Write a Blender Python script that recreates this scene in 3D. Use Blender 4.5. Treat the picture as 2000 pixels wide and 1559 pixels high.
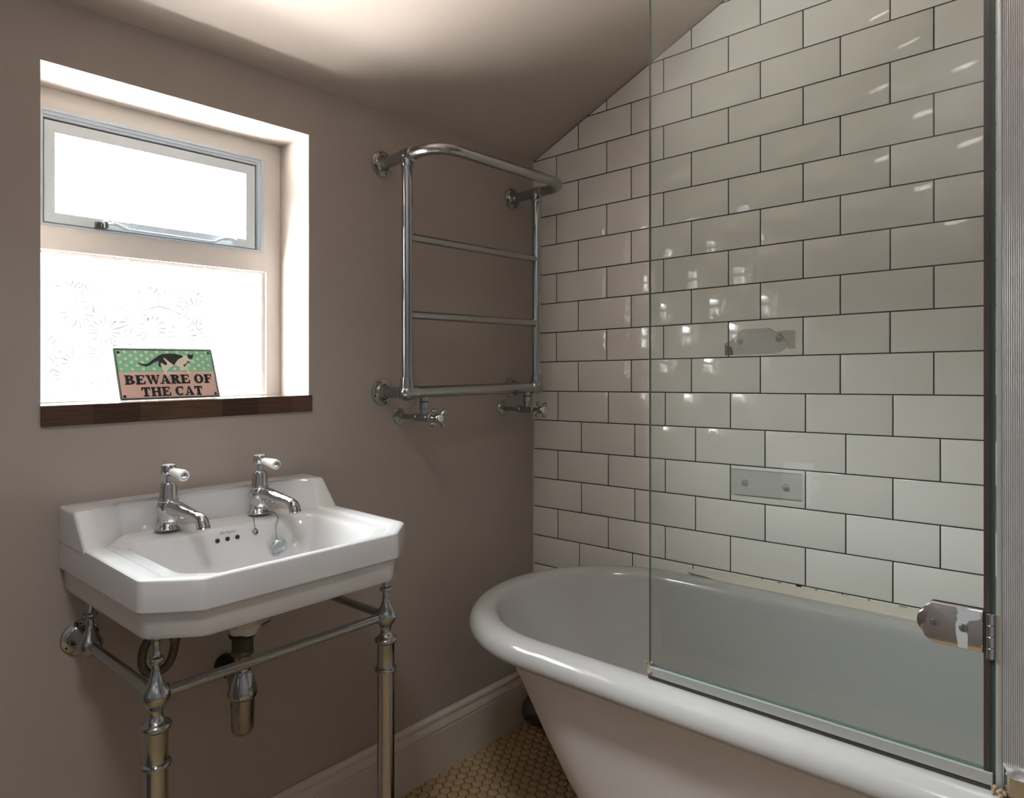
import bpy, bmesh, math, random
from mathutils import Vector, Matrix
from math import sin, cos, pi, radians

# ---------------------------------------------------------------- clear
for o in list(bpy.data.objects):
    bpy.data.objects.remove(o, do_unlink=True)
SC = bpy.context.scene
COL = SC.collection

# The corner of the room (window wall y=0 / tiled wall x=0) is the origin, z=0 is the floor there.
# Meshes are sheared in z along the camera's right axis to fit the image, about 1 % along x and y.
SHEAR_X, SHEAR_Y = 0.0099, -0.0111
H = 1.21                        # eye height over the floor; heights are noted as H + something


def shear_z(x, y):
    return SHEAR_X * x + SHEAR_Y * y


# ---------------------------------------------------------------- camera
CX, CY = -1.8545, -1.5504
cd = bpy.data.cameras.new('camera')
cam = bpy.data.objects.new('camera', cd)
COL.objects.link(cam)
cam.location = (CX, CY, H + shear_z(CX, CY))
cam.rotation_euler = (radians(90), 0, radians(41.7 - 90))
cd.sensor_width = 36
cd.lens = 36 * 1334 / 2000
cd.shift_y = -(779.5 - 726) / 2000
cd.clip_start = 0.01
SC.camera = cam

# ---------------------------------------------------------------- world, light, exposure
w = bpy.data.worlds.new('overcast_sky')
SC.world = w
w.use_nodes = True
bg = w.node_tree.nodes['Background']
bg.inputs[1].default_value = 1.0
# white overcast above the horizon, brighter sunlit yard and pale roofs below it
wt_ = w.node_tree
geo = wt_.nodes.new('ShaderNodeTexCoord')
spz = wt_.nodes.new('ShaderNodeSeparateXYZ')
ramp = wt_.nodes.new('ShaderNodeValToRGB')
ramp.color_ramp.interpolation = 'LINEAR'
half_z = wt_.nodes.new('ShaderNodeMath'); half_z.operation = 'MULTIPLY_ADD'
half_z.inputs[1].default_value = 0.5; half_z.inputs[2].default_value = 0.5
SKY, HORIZON, GARDEN, YARD = 60.0, 3.2, 24.0, 165.0        # open sky, house fronts at the horizon, sunlit ground
TOP = YARD
els = ramp.color_ramp.elements
els[0].position = 0.20; els[0].color = (1.0, 0.965, 0.945, 1)
els[1].position = 0.45; els[1].color = (HORIZON / TOP, HORIZON / TOP, HORIZON / TOP, 1)
e = els.new(0.33); e.color = (GARDEN / TOP, GARDEN / TOP, GARDEN * 0.96 / TOP, 1)
e = els.new(0.562); e.color = (HORIZON / TOP, HORIZON / TOP, HORIZON / TOP, 1)
e = els.new(0.64); e.color = (SKY * 0.90 / TOP, SKY * 0.965 / TOP, SKY / TOP, 1)
bg.inputs[1].default_value = TOP
wt_.links.new(geo.outputs['Generated'], spz.inputs[0])
wt_.links.new(spz.outputs['Z'], half_z.inputs[0])
wt_.links.new(half_z.outputs[0], ramp.inputs['Fac'])
wt_.links.new(ramp.outputs['Color'], bg.inputs[0])

pl = bpy.data.lights.new('window_portal', 'AREA')
pl.shape = 'RECTANGLE'
pl.size, pl.size_y = 0.62, 0.70
pl.cycles.is_portal = True
po = bpy.data.objects.new('window_portal', pl)
COL.objects.link(po)
po.location = (-1.187, 0.222, H + 0.28)
po.rotation_euler = (radians(-90), 0, 0)          # shines into the room (-y)

sl_ = bpy.data.lights.new('fill_opening_portal', 'AREA')  # portal of the unseen ceiling opening added for fill light
sl_.shape = 'RECTANGLE'
sl_.size, sl_.size_y = 0.44, 0.40
sl_.cycles.is_portal = True
so = bpy.data.objects.new('fill_opening_portal', sl_)
COL.objects.link(so)
so.location = (-1.83, -1.22, H + 0.7414 + 0.434 * 1.22 + 0.13)
so.rotation_euler = (-math.atan(0.434), 0, 0)

SC.view_settings.view_transform = 'Standard'
SC.view_settings.look = 'None'
SC.view_settings.exposure = 0.42
SC.view_settings.gamma = 1.0
SC.view_settings.use_curve_mapping = False


# ---------------------------------------------------------------- materials
def srgb(r, g, b):
    f = lambda c: (c / 255 / 12.92) if c / 255 <= 0.04045 else ((c / 255 + 0.055) / 1.055) ** 2.4
    return (f(r), f(g), f(b), 1)


def nmat(name):
    m = bpy.data.materials.new(name)
    m.use_nodes = True
    nt = m.node_tree
    return m, nt, nt.nodes['Principled BSDF'], nt.nodes['Material Output']


def add(nt, t, **kw):
    n = nt.nodes.new(t)
    for k, v in kw.items():
        setattr(n, k, v)
    return n


def simple(name, col, rough=0.5, metal=0.0, coat=0.0, noise=0.0, nscale=30, bump=0.0, bscale=60, rvar=0.0,
           spec=0.5):
    m, nt, b, out = nmat(name)
    b.inputs['Base Color'].default_value = col
    b.inputs['Roughness'].default_value = rough
    b.inputs['Metallic'].default_value = metal
    b.inputs['Coat Weight'].default_value = coat
    b.inputs['Coat Roughness'].default_value = 0.03
    b.inputs['Specular IOR Level'].default_value = spec
    tc = add(nt, 'ShaderNodeTexCoord')
    if noise or rvar:
        n = add(nt, 'ShaderNodeTexNoise')
        n.inputs['Scale'].default_value = nscale
        n.inputs['Detail'].default_value = 5
        nt.links.new(tc.outputs['Object'], n.inputs['Vector'])
        if noise:
            mx = add(nt, 'ShaderNodeMix', data_type='RGBA')
            mx.inputs['A'].default_value = tuple(c * (1 - noise) for c in col[:3]) + (1,)
            mx.inputs['B'].default_value = tuple(min(1, c * (1 + noise)) for c in col[:3]) + (1,)
            nt.links.new(n.outputs['Fac'], mx.inputs['Factor'])
            nt.links.new(mx.outputs['Result'], b.inputs['Base Color'])
        if rvar:
            mr = add(nt, 'ShaderNodeMapRange')
            mr.inputs['From Min'].default_value = 0.35
            mr.inputs['From Max'].default_value = 0.7
            mr.inputs['To Min'].default_value = rough
            mr.inputs['To Max'].default_value = rough + rvar
            nt.links.new(n.outputs['Fac'], mr.inputs['Value'])
            nt.links.new(mr.outputs['Result'], b.inputs['Roughness'])
    if bump:
        n2 = add(nt, 'ShaderNodeTexNoise')
        n2.inputs['Scale'].default_value = bscale
        n2.inputs['Detail'].default_value = 4
        bp = add(nt, 'ShaderNodeBump')
        bp.inputs['Strength'].default_value = bump
        bp.inputs['Distance'].default_value = 0.002
        nt.links.new(tc.outputs['Object'], n2.inputs['Vector'])
        nt.links.new(n2.outputs['Fac'], bp.inputs['Height'])
        nt.links.new(bp.outputs['Normal'], b.inputs['Normal'])
    return m


M = {}
M['pink'] = simple('pink_paint', srgb(167, 155, 146), 0.55, noise=0.02, nscale=3, bump=0.25, bscale=90)
M['ceiling'] = simple('pink_ceiling_paint', srgb(184, 171, 160), 0.6, noise=0.02, nscale=3, bump=0.2, bscale=60)
M['back'] = simple('grey_lilac_paint', srgb(138, 132, 132), 0.6)
M['white_wood'] = simple('white_gloss_paint', srgb(236, 232, 227), 0.35, bump=0.1, bscale=60)
M['skirting'] = simple('skirting_paint', srgb(206, 197, 184), 0.4, noise=0.03, nscale=8, bump=0.15, bscale=80)
M['tile'] = simple('glazed_tile', srgb(236, 232, 225), 0.06, coat=0.0, bump=0.06, bscale=22, spec=0.55)
M['grout'] = simple('dark_grout', srgb(26, 25, 25), 0.9, noise=0.3, nscale=60)
M['hex'] = simple('cream_hex_tile', srgb(178, 150, 110), 0.3, noise=0.06, nscale=9)
M['hexgrout'] = simple('floor_grout', srgb(30, 26, 22), 0.9)
M['ceramic'] = simple('white_ceramic', srgb(206, 204, 203), 0.08, coat=0.3)
M['enamel'] = simple('white_enamel', srgb(177, 175, 172), 0.12, coat=0.3, noise=0.015, nscale=6)
M['bath_out'] = simple('bath_outer_paint', srgb(232, 226, 226), 0.45, noise=0.02, nscale=25)
M['chrome'] = simple('chrome', (0.42, 0.435, 0.445, 1), 0.06, metal=1.0, rvar=0.10, nscale=40)
M['tapchrome'] = simple('bright_tap_chrome', (0.60, 0.615, 0.63, 1), 0.06, metal=1.0, rvar=0.10, nscale=90)
M['dullchrome'] = simple('dull_chrome', (0.30, 0.30, 0.28, 1), 0.20, metal=1.0, noise=0.25, nscale=40, rvar=0.2)
M['dustchrome'] = simple('dusty_chrome', (0.40, 0.40, 0.39, 1), 0.2, metal=1.0, noise=0.07, nscale=160, rvar=0.08)
M['brass'] = simple('old_brass', srgb(104, 100, 86), 0.4, metal=0.8, noise=0.4, nscale=120)
M['black'] = simple('black_rubber', srgb(14, 13, 13), 0.5)
M['porcelain'] = simple('porcelain', srgb(232, 230, 224), 0.1, coat=0.4)
M['alu'] = simple('aluminium', (0.50, 0.52, 0.50, 1), 0.35, metal=0.5, noise=0.06, nscale=70)
M['alurib'] = simple('ribbed_aluminium', (0.55, 0.53, 0.51, 1), 0.33, metal=0.6, noise=0.08, nscale=30)
M['ghost_grey'] = simple('grey_window_metal', srgb(205, 218, 228), 0.35, metal=0.1)
M['sash'] = simple('sash_paint', srgb(215, 226, 232), 0.4)
M['seal'] = simple('brown_seal', srgb(62, 52, 46), 0.35, noise=0.5, nscale=14)
M['glassedge'] = simple('green_glass_edge', srgb(56, 72, 66), 0.2)
M['caulk'] = simple('cream_sealant', srgb(206, 198, 184), 0.6, noise=0.12, nscale=60)
M['grime'] = simple('grimy_sealant', srgb(150, 128, 100), 0.7, noise=0.5, nscale=150, bump=1.0, bscale=300)
M['pipe'] = simple('dark_pipe', (0.16, 0.15, 0.145, 1), 0.2, metal=0.8)
M['hose'] = simple('braided_hose', srgb(96, 84, 66), 0.4, metal=0.4, noise=0.5, nscale=300)
M['mint'] = simple('mint_print', srgb(120, 185, 150), 0.3)
M['signpink'] = simple('pink_print', srgb(208, 176, 166), 0.3)
M['dot'] = simple('cream_print', srgb(212, 206, 180), 0.3)
M['catwhite'] = simple('ivory_print', srgb(208, 204, 186), 0.3)
M['ink'] = simple('black_print', srgb(20, 20, 26), 0.35)
M['signmetal'] = simple('sign_metal', srgb(150, 165, 160), 0.3, metal=0.6)
M['logo'] = simple('grey_print', srgb(110, 116, 124), 0.4)
M['paper'] = simple('toilet_paper', srgb(235, 235, 232), 0.9)
M['dimmer'] = simple('dimmer_near_black', srgb(20, 21, 22), 0.9, noise=0.2, nscale=0.6)  # near-black, for the added outside wall that dims the patterned pane
M['pale_streak'] = simple('pale_grey_streak', srgb(190, 194, 194), 0.5, metal=0.3)


def wood():
    m, nt, b, out = nmat('oiled_oak_block')
    tc = add(nt, 'ShaderNodeTexCoord')
    mp = add(nt, 'ShaderNodeMapping')
    mp.inputs['Scale'].default_value = (2.0, 60, 60)
    n = add(nt, 'ShaderNodeTexNoise')
    n.inputs['Scale'].default_value = 6
    n.inputs['Detail'].default_value = 8
    # staves of slightly different brown, about 90 mm long on the front edge
    sx = add(nt, 'ShaderNodeSeparateXYZ')
    nt.links.new(tc.outputs['Object'], sx.inputs[0])
    mu = add(nt, 'ShaderNodeMath', operation='MULTIPLY'); mu.inputs[1].default_value = 11.3
    fl = add(nt, 'ShaderNodeMath', operation='FLOOR')
    wn = add(nt, 'ShaderNodeTexWhiteNoise', noise_dimensions='1D')
    nt.links.new(sx.outputs['X'], mu.inputs[0]); nt.links.new(mu.outputs[0], fl.inputs[0])
    nt.links.new(fl.outputs[0], wn.inputs['W'])
    nt.links.new(tc.outputs['Object'], mp.inputs['Vector']); nt.links.new(mp.outputs[0], n.inputs['Vector'])
    c1 = add(nt, 'ShaderNodeMix', data_type='RGBA')
    c1.inputs['A'].default_value = srgb(66, 45, 32)
    c1.inputs['B'].default_value = srgb(92, 66, 49)
    nt.links.new(wn.outputs['Value'], c1.inputs['Factor'])
    c2 = add(nt, 'ShaderNodeMix', data_type='RGBA', blend_type='MULTIPLY')
    c2.inputs['Factor'].default_value = 0.7
    cr = add(nt, 'ShaderNodeValToRGB')
    cr.color_ramp.elements[0].position = 0.35; cr.color_ramp.elements[0].color = (0.45, 0.4, 0.36, 1)
    cr.color_ramp.elements[1].position = 0.65; cr.color_ramp.elements[1].color = (1, 1, 1, 1)
    nt.links.new(n.outputs['Fac'], cr.inputs['Fac'])
    nt.links.new(c1.outputs['Result'], c2.inputs['A']); nt.links.new(cr.outputs['Color'], c2.inputs['B'])
    nt.links.new(c2.outputs['Result'], b.inputs['Base Color'])
    b.inputs['Roughness'].default_value = 0.22
    return m


M['wood'] = wood()


def thin_fresnel(nt, base=0.04):
    """reflectance of a thin pane face, the same from either side"""
    lw = add(nt, 'ShaderNodeLayerWeight'); lw.inputs['Blend'].default_value = 0.5
    pw = add(nt, 'ShaderNodeMath', operation='POWER'); pw.inputs[1].default_value = 5.0
    ma = add(nt, 'ShaderNodeMath', operation='MULTIPLY_ADD'); ma.inputs[1].default_value = 1 - base; ma.inputs[2].default_value = base
    nt.links.new(lw.outputs['Facing'], pw.inputs[0]); nt.links.new(pw.outputs[0], ma.inputs[0])
    return ma


def clear_glass(name, tint, gloss_col=(1, 1, 1, 1)):
    m = bpy.data.materials.new(name); m.use_nodes = True
    nt = m.node_tree; nt.nodes.clear()
    out = add(nt, 'ShaderNodeOutputMaterial')
    tr = add(nt, 'ShaderNodeBsdfTransparent'); tr.inputs[0].default_value = tint
    gl = add(nt, 'ShaderNodeBsdfGlossy'); gl.inputs['Roughness'].default_value = 0.0; gl.inputs[0].default_value = gloss_col
    fr = thin_fresnel(nt)
    mx = add(nt, 'ShaderNodeMixShader')
    nt.links.new(fr.outputs[0], mx.inputs[0]); nt.links.new(tr.outputs[0], mx.inputs[1]); nt.links.new(gl.outputs[0], mx.inputs[2])
    nt.links.new(mx.outputs[0], out.inputs[0])
    return m


M['screenglass'] = clear_glass('screen_glass', (0.925, 0.945, 0.93, 1))
M['frost'] = clear_glass('frosted_pane', (0.97, 0.98, 0.98, 1))


def flower_glass():
    # obscure glass pressed with rosettes of thin petals: a jittered cell grid, each cell carries a radial
    # fan of grooves that pass a little less light than the flat glass
    m = bpy.data.materials.new('flower_pattern_glass'); m.use_nodes = True
    nt = m.node_tree; nt.nodes.clear()
    L = nt.links.new
    out = add(nt, 'ShaderNodeOutputMaterial')
    tc = add(nt, 'ShaderNodeTexCoord')
    sep = add(nt, 'ShaderNodeSeparateXYZ'); L(tc.outputs['Object'], sep.inputs[0])
    cmb = add(nt, 'ShaderNodeCombineXYZ'); L(sep.outputs['X'], cmb.inputs['X']); L(sep.outputs['Z'], cmb.inputs['Y'])
    vor = add(nt, 'ShaderNodeTexVoronoi', voronoi_dimensions='2D', feature='F1')
    vor.inputs['Scale'].default_value = 15.5; vor.inputs['Randomness'].default_value = 0.75
    L(cmb.outputs[0], vor.inputs['Vector'])
    sc = add(nt, 'ShaderNodeVectorMath', operation='SCALE'); sc.inputs['Scale'].default_value = 15.5
    L(cmb.outputs[0], sc.inputs[0])
    scp = add(nt, 'ShaderNodeVectorMath', operation='SCALE'); scp.inputs['Scale'].default_value = 15.5
    L(vor.outputs['Position'], scp.inputs[0])
    dv = add(nt, 'ShaderNodeVectorMath', operation='SUBTRACT'); L(sc.outputs[0], dv.inputs[0]); L(scp.outputs[0], dv.inputs[1])
    s2 = add(nt, 'ShaderNodeSeparateXYZ'); L(dv.outputs[0], s2.inputs[0])
    at = add(nt, 'ShaderNodeMath', operation='ARCTAN2'); L(s2.outputs['Y'], at.inputs[0]); L(s2.outputs['X'], at.inputs[1])
    mu = add(nt, 'ShaderNodeMath', operation='MULTIPLY'); mu.inputs[1].default_value = 15; L(at.outputs[0], mu.inputs[0])
    nz = add(nt, 'ShaderNodeTexNoise'); nz.inputs['Scale'].default_value = 60; L(tc.outputs['Object'], nz.inputs['Vector'])
    nm = add(nt, 'ShaderNodeMath', operation='MULTIPLY_ADD'); nm.inputs[1].default_value = 9.0; L(nz.outputs['Fac'], nm.inputs[0]); L(mu.outputs[0], nm.inputs[2])
    si = add(nt, 'ShaderNodeMath', operation='SINE'); L(nm.outputs[0], si.inputs[0])
    r1 = add(nt, 'ShaderNodeMapRange'); r1.inputs['From Min'].default_value = 0.55; r1.inputs['From Max'].default_value = 0.95
    L(si.outputs[0], r1.inputs['Value'])
    d1 = add(nt, 'ShaderNodeMapRange'); d1.inputs['From Min'].default_value = 0.12; d1.inputs['From Max'].default_value = 0.24
    L(vor.outputs['Distance'], d1.inputs['Value'])
    d2 = add(nt, 'ShaderNodeMapRange'); d2.inputs['From Min'].default_value = 0.62; d2.inputs['From Max'].default_value = 0.48
    L(vor.outputs['Distance'], d2.inputs['Value'])
    p = add(nt, 'ShaderNodeMath', operation='MULTIPLY'); L(r1.outputs[0], p.inputs[0]); L(d1.outputs[0], p.inputs[1])
    p2 = add(nt, 'ShaderNodeMath', operation='MULTIPLY'); L(p.outputs[0], p2.inputs[0]); L(d2.outputs[0], p2.inputs[1])
    # fine stipple between the rosettes
    nz2 = add(nt, 'ShaderNodeTexNoise'); nz2.inputs['Scale'].default_value = 420; nz2.inputs['Detail'].default_value = 2
    L(tc.outputs['Object'], nz2.inputs['Vector'])
    st = add(nt, 'ShaderNodeMapRange'); st.inputs['From Min'].default_value = 0.55; st.inputs['From Max'].default_value = 0.75
    st.inputs['To Max'].default_value = 0.9
    L(nz2.outputs['Fac'], st.inputs['Value'])
    mxm = add(nt, 'ShaderNodeMath', operation='MAXIMUM'); L(p2.outputs[0], mxm.inputs[0]); L(st.outputs[0], mxm.inputs[1])
    nz3 = add(nt, 'ShaderNodeTexNoise'); nz3.inputs['Scale'].default_value = 14; L(tc.outputs['Object'], nz3.inputs['Vector'])
    v3 = add(nt, 'ShaderNodeMapRange'); v3.inputs['From Min'].default_value = 0.35; v3.inputs['From Max'].default_value = 0.62; v3.inputs['To Min'].default_value = 0.5
    L(nz3.outputs['Fac'], v3.inputs['Value'])
    mxv = add(nt, 'ShaderNodeMath', operation='MULTIPLY'); L(mxm.outputs[0], mxv.inputs[0]); L(v3.outputs[0], mxv.inputs[1])
    mxm = mxv
    col = add(nt, 'ShaderNodeMix', data_type='RGBA')
    col.inputs['A'].default_value = (0.97, 0.98, 0.98, 1); col.inputs['B'].default_value = (0.47, 0.48, 0.49, 1)
    L(mxm.outputs[0], col.inputs['Factor'])
    tr = add(nt, 'ShaderNodeBsdfTransparent'); L(col.outputs['Result'], tr.inputs[0])
    gl = add(nt, 'ShaderNodeBsdfGlossy'); gl.inputs['Roughness'].default_value = 0.15
    fr = thin_fresnel(nt)
    mx = add(nt, 'ShaderNodeMixShader')
    L(fr.outputs[0], mx.inputs[0]); L(tr.outputs[0], mx.inputs[1]); L(gl.outputs[0], mx.inputs[2]); L(mx.outputs[0], out.inputs[0])
    return m


M['flower'] = flower_glass()


def film(name, col, alpha, rough=0.15, noise=0.0):
    m, nt, b, out = nmat(name)
    b.inputs['Base Color'].default_value = col
    b.inputs['Roughness'].default_value = rough
    b.inputs['Alpha'].default_value = alpha
    return m


M['acrylic'] = film('clear_acrylic', srgb(190, 193, 184), 0.14)
M['stain'] = film('rusty_glue', srgb(205, 170, 140), 0.18, 0.6)
M['smear'] = film('glue_edge', srgb(140, 136, 124), 0.35, 0.4)


# ---------------------------------------------------------------- geometry helpers (level coordinates)
def smooth(me, ang=35):
    for p in me.polygons:
        p.use_smooth = True
    me.set_sharp_from_angle(angle=radians(ang))


def root_of(o):
    while o.parent:
        o = o.parent
    return o


def obj(name, bm, mat, parent=None, ang=35, kind=None, label=None):
    """Link bm (vertices in level room coordinates) as one mesh object."""
    bmesh.ops.recalc_face_normals(bm, faces=bm.faces)
    me = bpy.data.meshes.new(name)
    off = Vector((0, 0, 0))
    if parent is not None:
        off = Vector(root_of(parent).location)
    for v in bm.verts:
        v.co.z += shear_z(v.co.x, v.co.y)
        v.co -= off
    bm.to_mesh(me)
    bm.free()
    for m in (mat if isinstance(mat, (list, tuple)) else [mat]):
        me.materials.append(m)
    if ang:
        smooth(me, ang)
    o = bpy.data.objects.new(name, me)
    COL.objects.link(o)
    if parent is not None:
        o.parent = parent
    if kind:
        o['kind'] = kind
    if label:
        o['label'] = label
    return o


def thing(name, label, cat, loc, group=None):
    o = bpy.data.objects.new(name, None)
    COL.objects.link(o)
    o.empty_display_size = 0.05
    o.location = (loc[0], loc[1], loc[2] + shear_z(loc[0], loc[1]))
    o['label'] = label
    o['category'] = cat
    if group:
        o['group'] = group
    return o


def struct_root(name, loc=(0, 0, 0)):
    o = bpy.data.objects.new(name, None)
    COL.objects.link(o)
    o.location = loc
    o['kind'] = 'structure'
    return o


def dup(root, dx, dy, label):
    def cp(o, par):
        c = o.copy()
        COL.objects.link(c)
        c.parent = par
        for ch in [x for x in SRC if x.parent == o]:
            cp(ch, c)
        return c
    SRC = list(bpy.data.objects)
    r = cp(root, None)
    r.location = Vector(root.location) + Vector((dx, dy, shear_z(dx, dy)))
    r['label'] = label
    return r


def NB():
    return bmesh.new()


def loops(bm, rings, close=True, cap0=False, cap1=False, mi=0):
    vs = [[bm.verts.new(p) for p in r] for r in rings]
    n = len(rings[0])
    for a, b in zip(vs[:-1], vs[1:]):
        for i in range(n if close else n - 1):
            j = (i + 1) % n
            f = bm.faces.new((a[i], a[j], b[j], b[i]))
            f.material_index = mi
    if cap0:
        bm.faces.new(vs[0]).material_index = mi
    if cap1:
        bm.faces.new(vs[-1][::-1]).material_index = mi
    return vs


def basis(axis):
    z = Vector(axis).normalized()
    a = Vector((0, 0, 1)) if abs(z.z) < 0.9 else Vector((1, 0, 0))
    x = a.cross(z).normalized()
    return x, z.cross(x), z


def lathe(bm, prof, c, axis=(0, 0, 1), seg=28, cap=True, mi=0):
    """prof: (radius, distance along axis)"""
    x, y, z = basis(axis)
    c = Vector(c)
    rings = []
    for r, h in prof:
        r = max(r, 1e-5)
        rings.append([c + z * h + x * (r * cos(2 * pi * i / seg)) + y * (r * sin(2 * pi * i / seg)) for i in range(seg)])
    loops(bm, rings, cap0=cap, cap1=cap, mi=mi)
    return bm


def cyl(bm, a, b, r, seg=20, r2=None, mi=0):
    a, b = Vector(a), Vector(b)
    lathe(bm, [(r, 0), (r2 or r, (b - a).length)], a, b - a, seg, mi=mi)
    return bm


def tube(bm, pts, r, seg=14, mi=0, cap=True):
    pts = [Vector(p) for p in pts]
    n = len(pts)
    T = []
    for i in range(n):
        T.append((pts[min(i + 1, n - 1)] - pts[max(i - 1, 0)]).normalized())
    u = basis(T[0])[0]
    rings = []
    for i in range(n):
        u = (u - T[i] * u.dot(T[i])).normalized()
        v = T[i].cross(u)
        rr = r[i] if isinstance(r, (list, tuple)) else r
        rings.append([pts[i] + u * (rr * cos(2 * pi * k / seg)) + v * (rr * sin(2 * pi * k / seg)) for k in range(seg)])
    loops(bm, rings, cap0=cap, cap1=cap, mi=mi)
    return bm


def smoothpath(pts, n=8):
    pts = [Vector(p) for p in pts]
    P = [pts[0]] + pts + [pts[-1]]
    out = []
    for i in range(1, len(P) - 2):
        a, b, c, d = P[i - 1:i + 3]
        for k in range(n):
            t = k / n
            out.append(0.5 * ((2 * b) + (c - a) * t + (2 * a - 5 * b + 4 * c - d) * t * t + (3 * b - a - 3 * c + d) * t ** 3))
    out.append(pts[-1])
    return out


def fillet(pts, r, n=7):
    """polyline with rounded corners"""
    pts = [Vector(p) for p in pts]
    out = [pts[0]]
    for i in range(1, len(pts) - 1):
        p, a, b = pts[i], pts[i - 1], pts[i + 1]
        da, db = (a - p).normalized(), (b - p).normalized()
        for k in range(n + 1):
            t = k / n
            q0, q2 = p + da * r, p + db * r
            out.append(q0 * (1 - t) ** 2 + p * 2 * t * (1 - t) + q2 * t * t)
    out.append(pts[-1])
    return out


def box(bm, x0, x1, y0, y1, z0, z1, bev=0.0, seg=2, mi=0):
    r = bmesh.ops.create_cube(bm, size=1)
    for v in r['verts']:
        v.co = Vector(((x0 + x1) / 2 + v.co.x * (x1 - x0), (y0 + y1) / 2 + v.co.y * (y1 - y0), (z0 + z1) / 2 + v.co.z * (z1 - z0)))
    fs = set(f for v in r['verts'] for f in v.link_faces)
    for f in fs:
        f.material_index = mi
    if bev:
        es = list(set(e for v in r['verts'] for e in v.link_edges))
        bmesh.ops.bevel(bm, geom=es, offset=bev, segments=seg, affect='EDGES', profile=0.5)
    return bm


def prism(bm, poly, org, ux, uy, n, th, bev=0.0, mi=0):
    """polygon (u,v) on plane org+u*ux+v*uy, thickness th along n"""
    org, ux, uy, n = Vector(org), Vector(ux), Vector(uy), Vector(n)
    a = [bm.verts.new(org + ux * p[0] + uy * p[1]) for p in poly]
    b = [bm.verts.new(org + ux * p[0] + uy * p[1] + n * th) for p in poly]
    k = len(poly)
    fs = [bm.faces.new(a[::-1]), bm.faces.new(b)]
    for i in range(k):
        fs.append(bm.faces.new((a[i], a[(i + 1) % k], b[(i + 1) % k], b[i])))
    for f in fs:
        f.material_index = mi
    if bev:
        bmesh.ops.bevel(bm, geom=list(fs[1].edges), offset=bev, segments=3, affect='EDGES', profile=0.5)
    return bm


def sphere(bm, c, r, seg=16, mi=0, sz=1.0):
    res = bmesh.ops.create_uvsphere(bm, u_segments=seg, v_segments=max(6, seg // 2), radius=r)
    for v in res['verts']:
        v.co.z *= sz
        v.co += Vector(c)
    for f in set(f for v in res['verts'] for f in v.link_faces):
        f.material_index = mi
    return bm


def torus(bm, c, axis, R, r, seg=28, k=8, mi=0):
    x, y, z = basis(axis)
    c = Vector(c)
    rings = []
    for i in range(seg):
        a = 2 * pi * i / seg
        d = x * cos(a) + y * sin(a)
        rings.append([c + d * (R + r * cos(2 * pi * j / k)) + z * (r * sin(2 * pi * j / k)) for j in range(k)])
    rings.append(rings[0])
    loops(bm, rings, mi=mi)
    return bm


# ================================================================ THE ROOM
RX0, RY0 = -2.25, -1.95          # far-side walls behind the camera
SL = 0.434                       # the ceiling climbs away from the window wall
ZC0 = H + 0.7414


def zc(y):
    return ZC0 + SL * (-y)


# ---- window wall with opening
WX0, WX1, WZ0, WZ1 = -1.4772, -0.8960, H - 0.053, H + 0.6135
WD = 0.142                       # depth of the reveal to the frame
bm = NB()
wl, wr, wb, wt = RX0 - 0.1, 0.05, -0.05, ZC0
T = 0.25
xs, zs = [wl, WX0, WX1, wr], [wb, WZ0, WZ1, wt]
for yy in (0.0, T):
    g = [[bm.verts.new((x, yy, z)) for z in zs] for x in xs]
    for i in range(3):
        for j in range(3):
            if i == 1 and j == 1:
                continue
            bm.faces.new((g[i][j], g[i + 1][j], g[i + 1][j + 1], g[i][j + 1]))
    if yy == 0.0:
        g0 = g
for (a, b) in (((1, 1), (2, 1)), ((2, 1), (2, 2)), ((2, 2), (1, 2)), ((1, 2), (1, 1)),
               ((0, 0), (3, 0)), ((3, 0), (3, 3)), ((3, 3), (0, 3)), ((0, 3), (0, 0))):
    bm.faces.new((g0[a[0]][a[1]], g0[b[0]][b[1]], g[b[0]][b[1]], g[a[0]][a[1]]))
obj('wall_window', bm, M['pink'], kind='structure', ang=0)

# ---- ceiling slab following the roof
# with an added opening beside the camera, out of view, letting in fill light
SKX0, SKX1, SKY0, SKY1 = -2.02, -1.64, -1.38, -1.06
bm = NB()
xs, ys = [wl, SKX0, SKX1, 0.1], [T, SKY1, SKY0, RY0 - 0.1]
gg = []
for dz in (0.0, 0.12):
    g = [[bm.verts.new((x, y, zc(y) + dz)) for y in ys] for x in xs]
    gg.append(g)
    for i in range(3):
        for j in range(3):
            if not (i == 1 and j == 1):
                bm.faces.new((g[i][j], g[i + 1][j], g[i + 1][j + 1], g[i][j + 1]))
for (a, b) in (((1, 1), (2, 1)), ((2, 1), (2, 2)), ((2, 2), (1, 2)), ((1, 2), (1, 1)),
               ((0, 0), (3, 0)), ((3, 0), (3, 3)), ((3, 3), (0, 3)), ((0, 3), (0, 0))):
    bm.faces.new((gg[0][a[0]][a[1]], gg[0][b[0]][b[1]], gg[1][b[0]][b[1]], gg[1][a[0]][a[1]]))
obj('ceiling', bm, M['ceiling'], kind='structure', ang=0)

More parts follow.
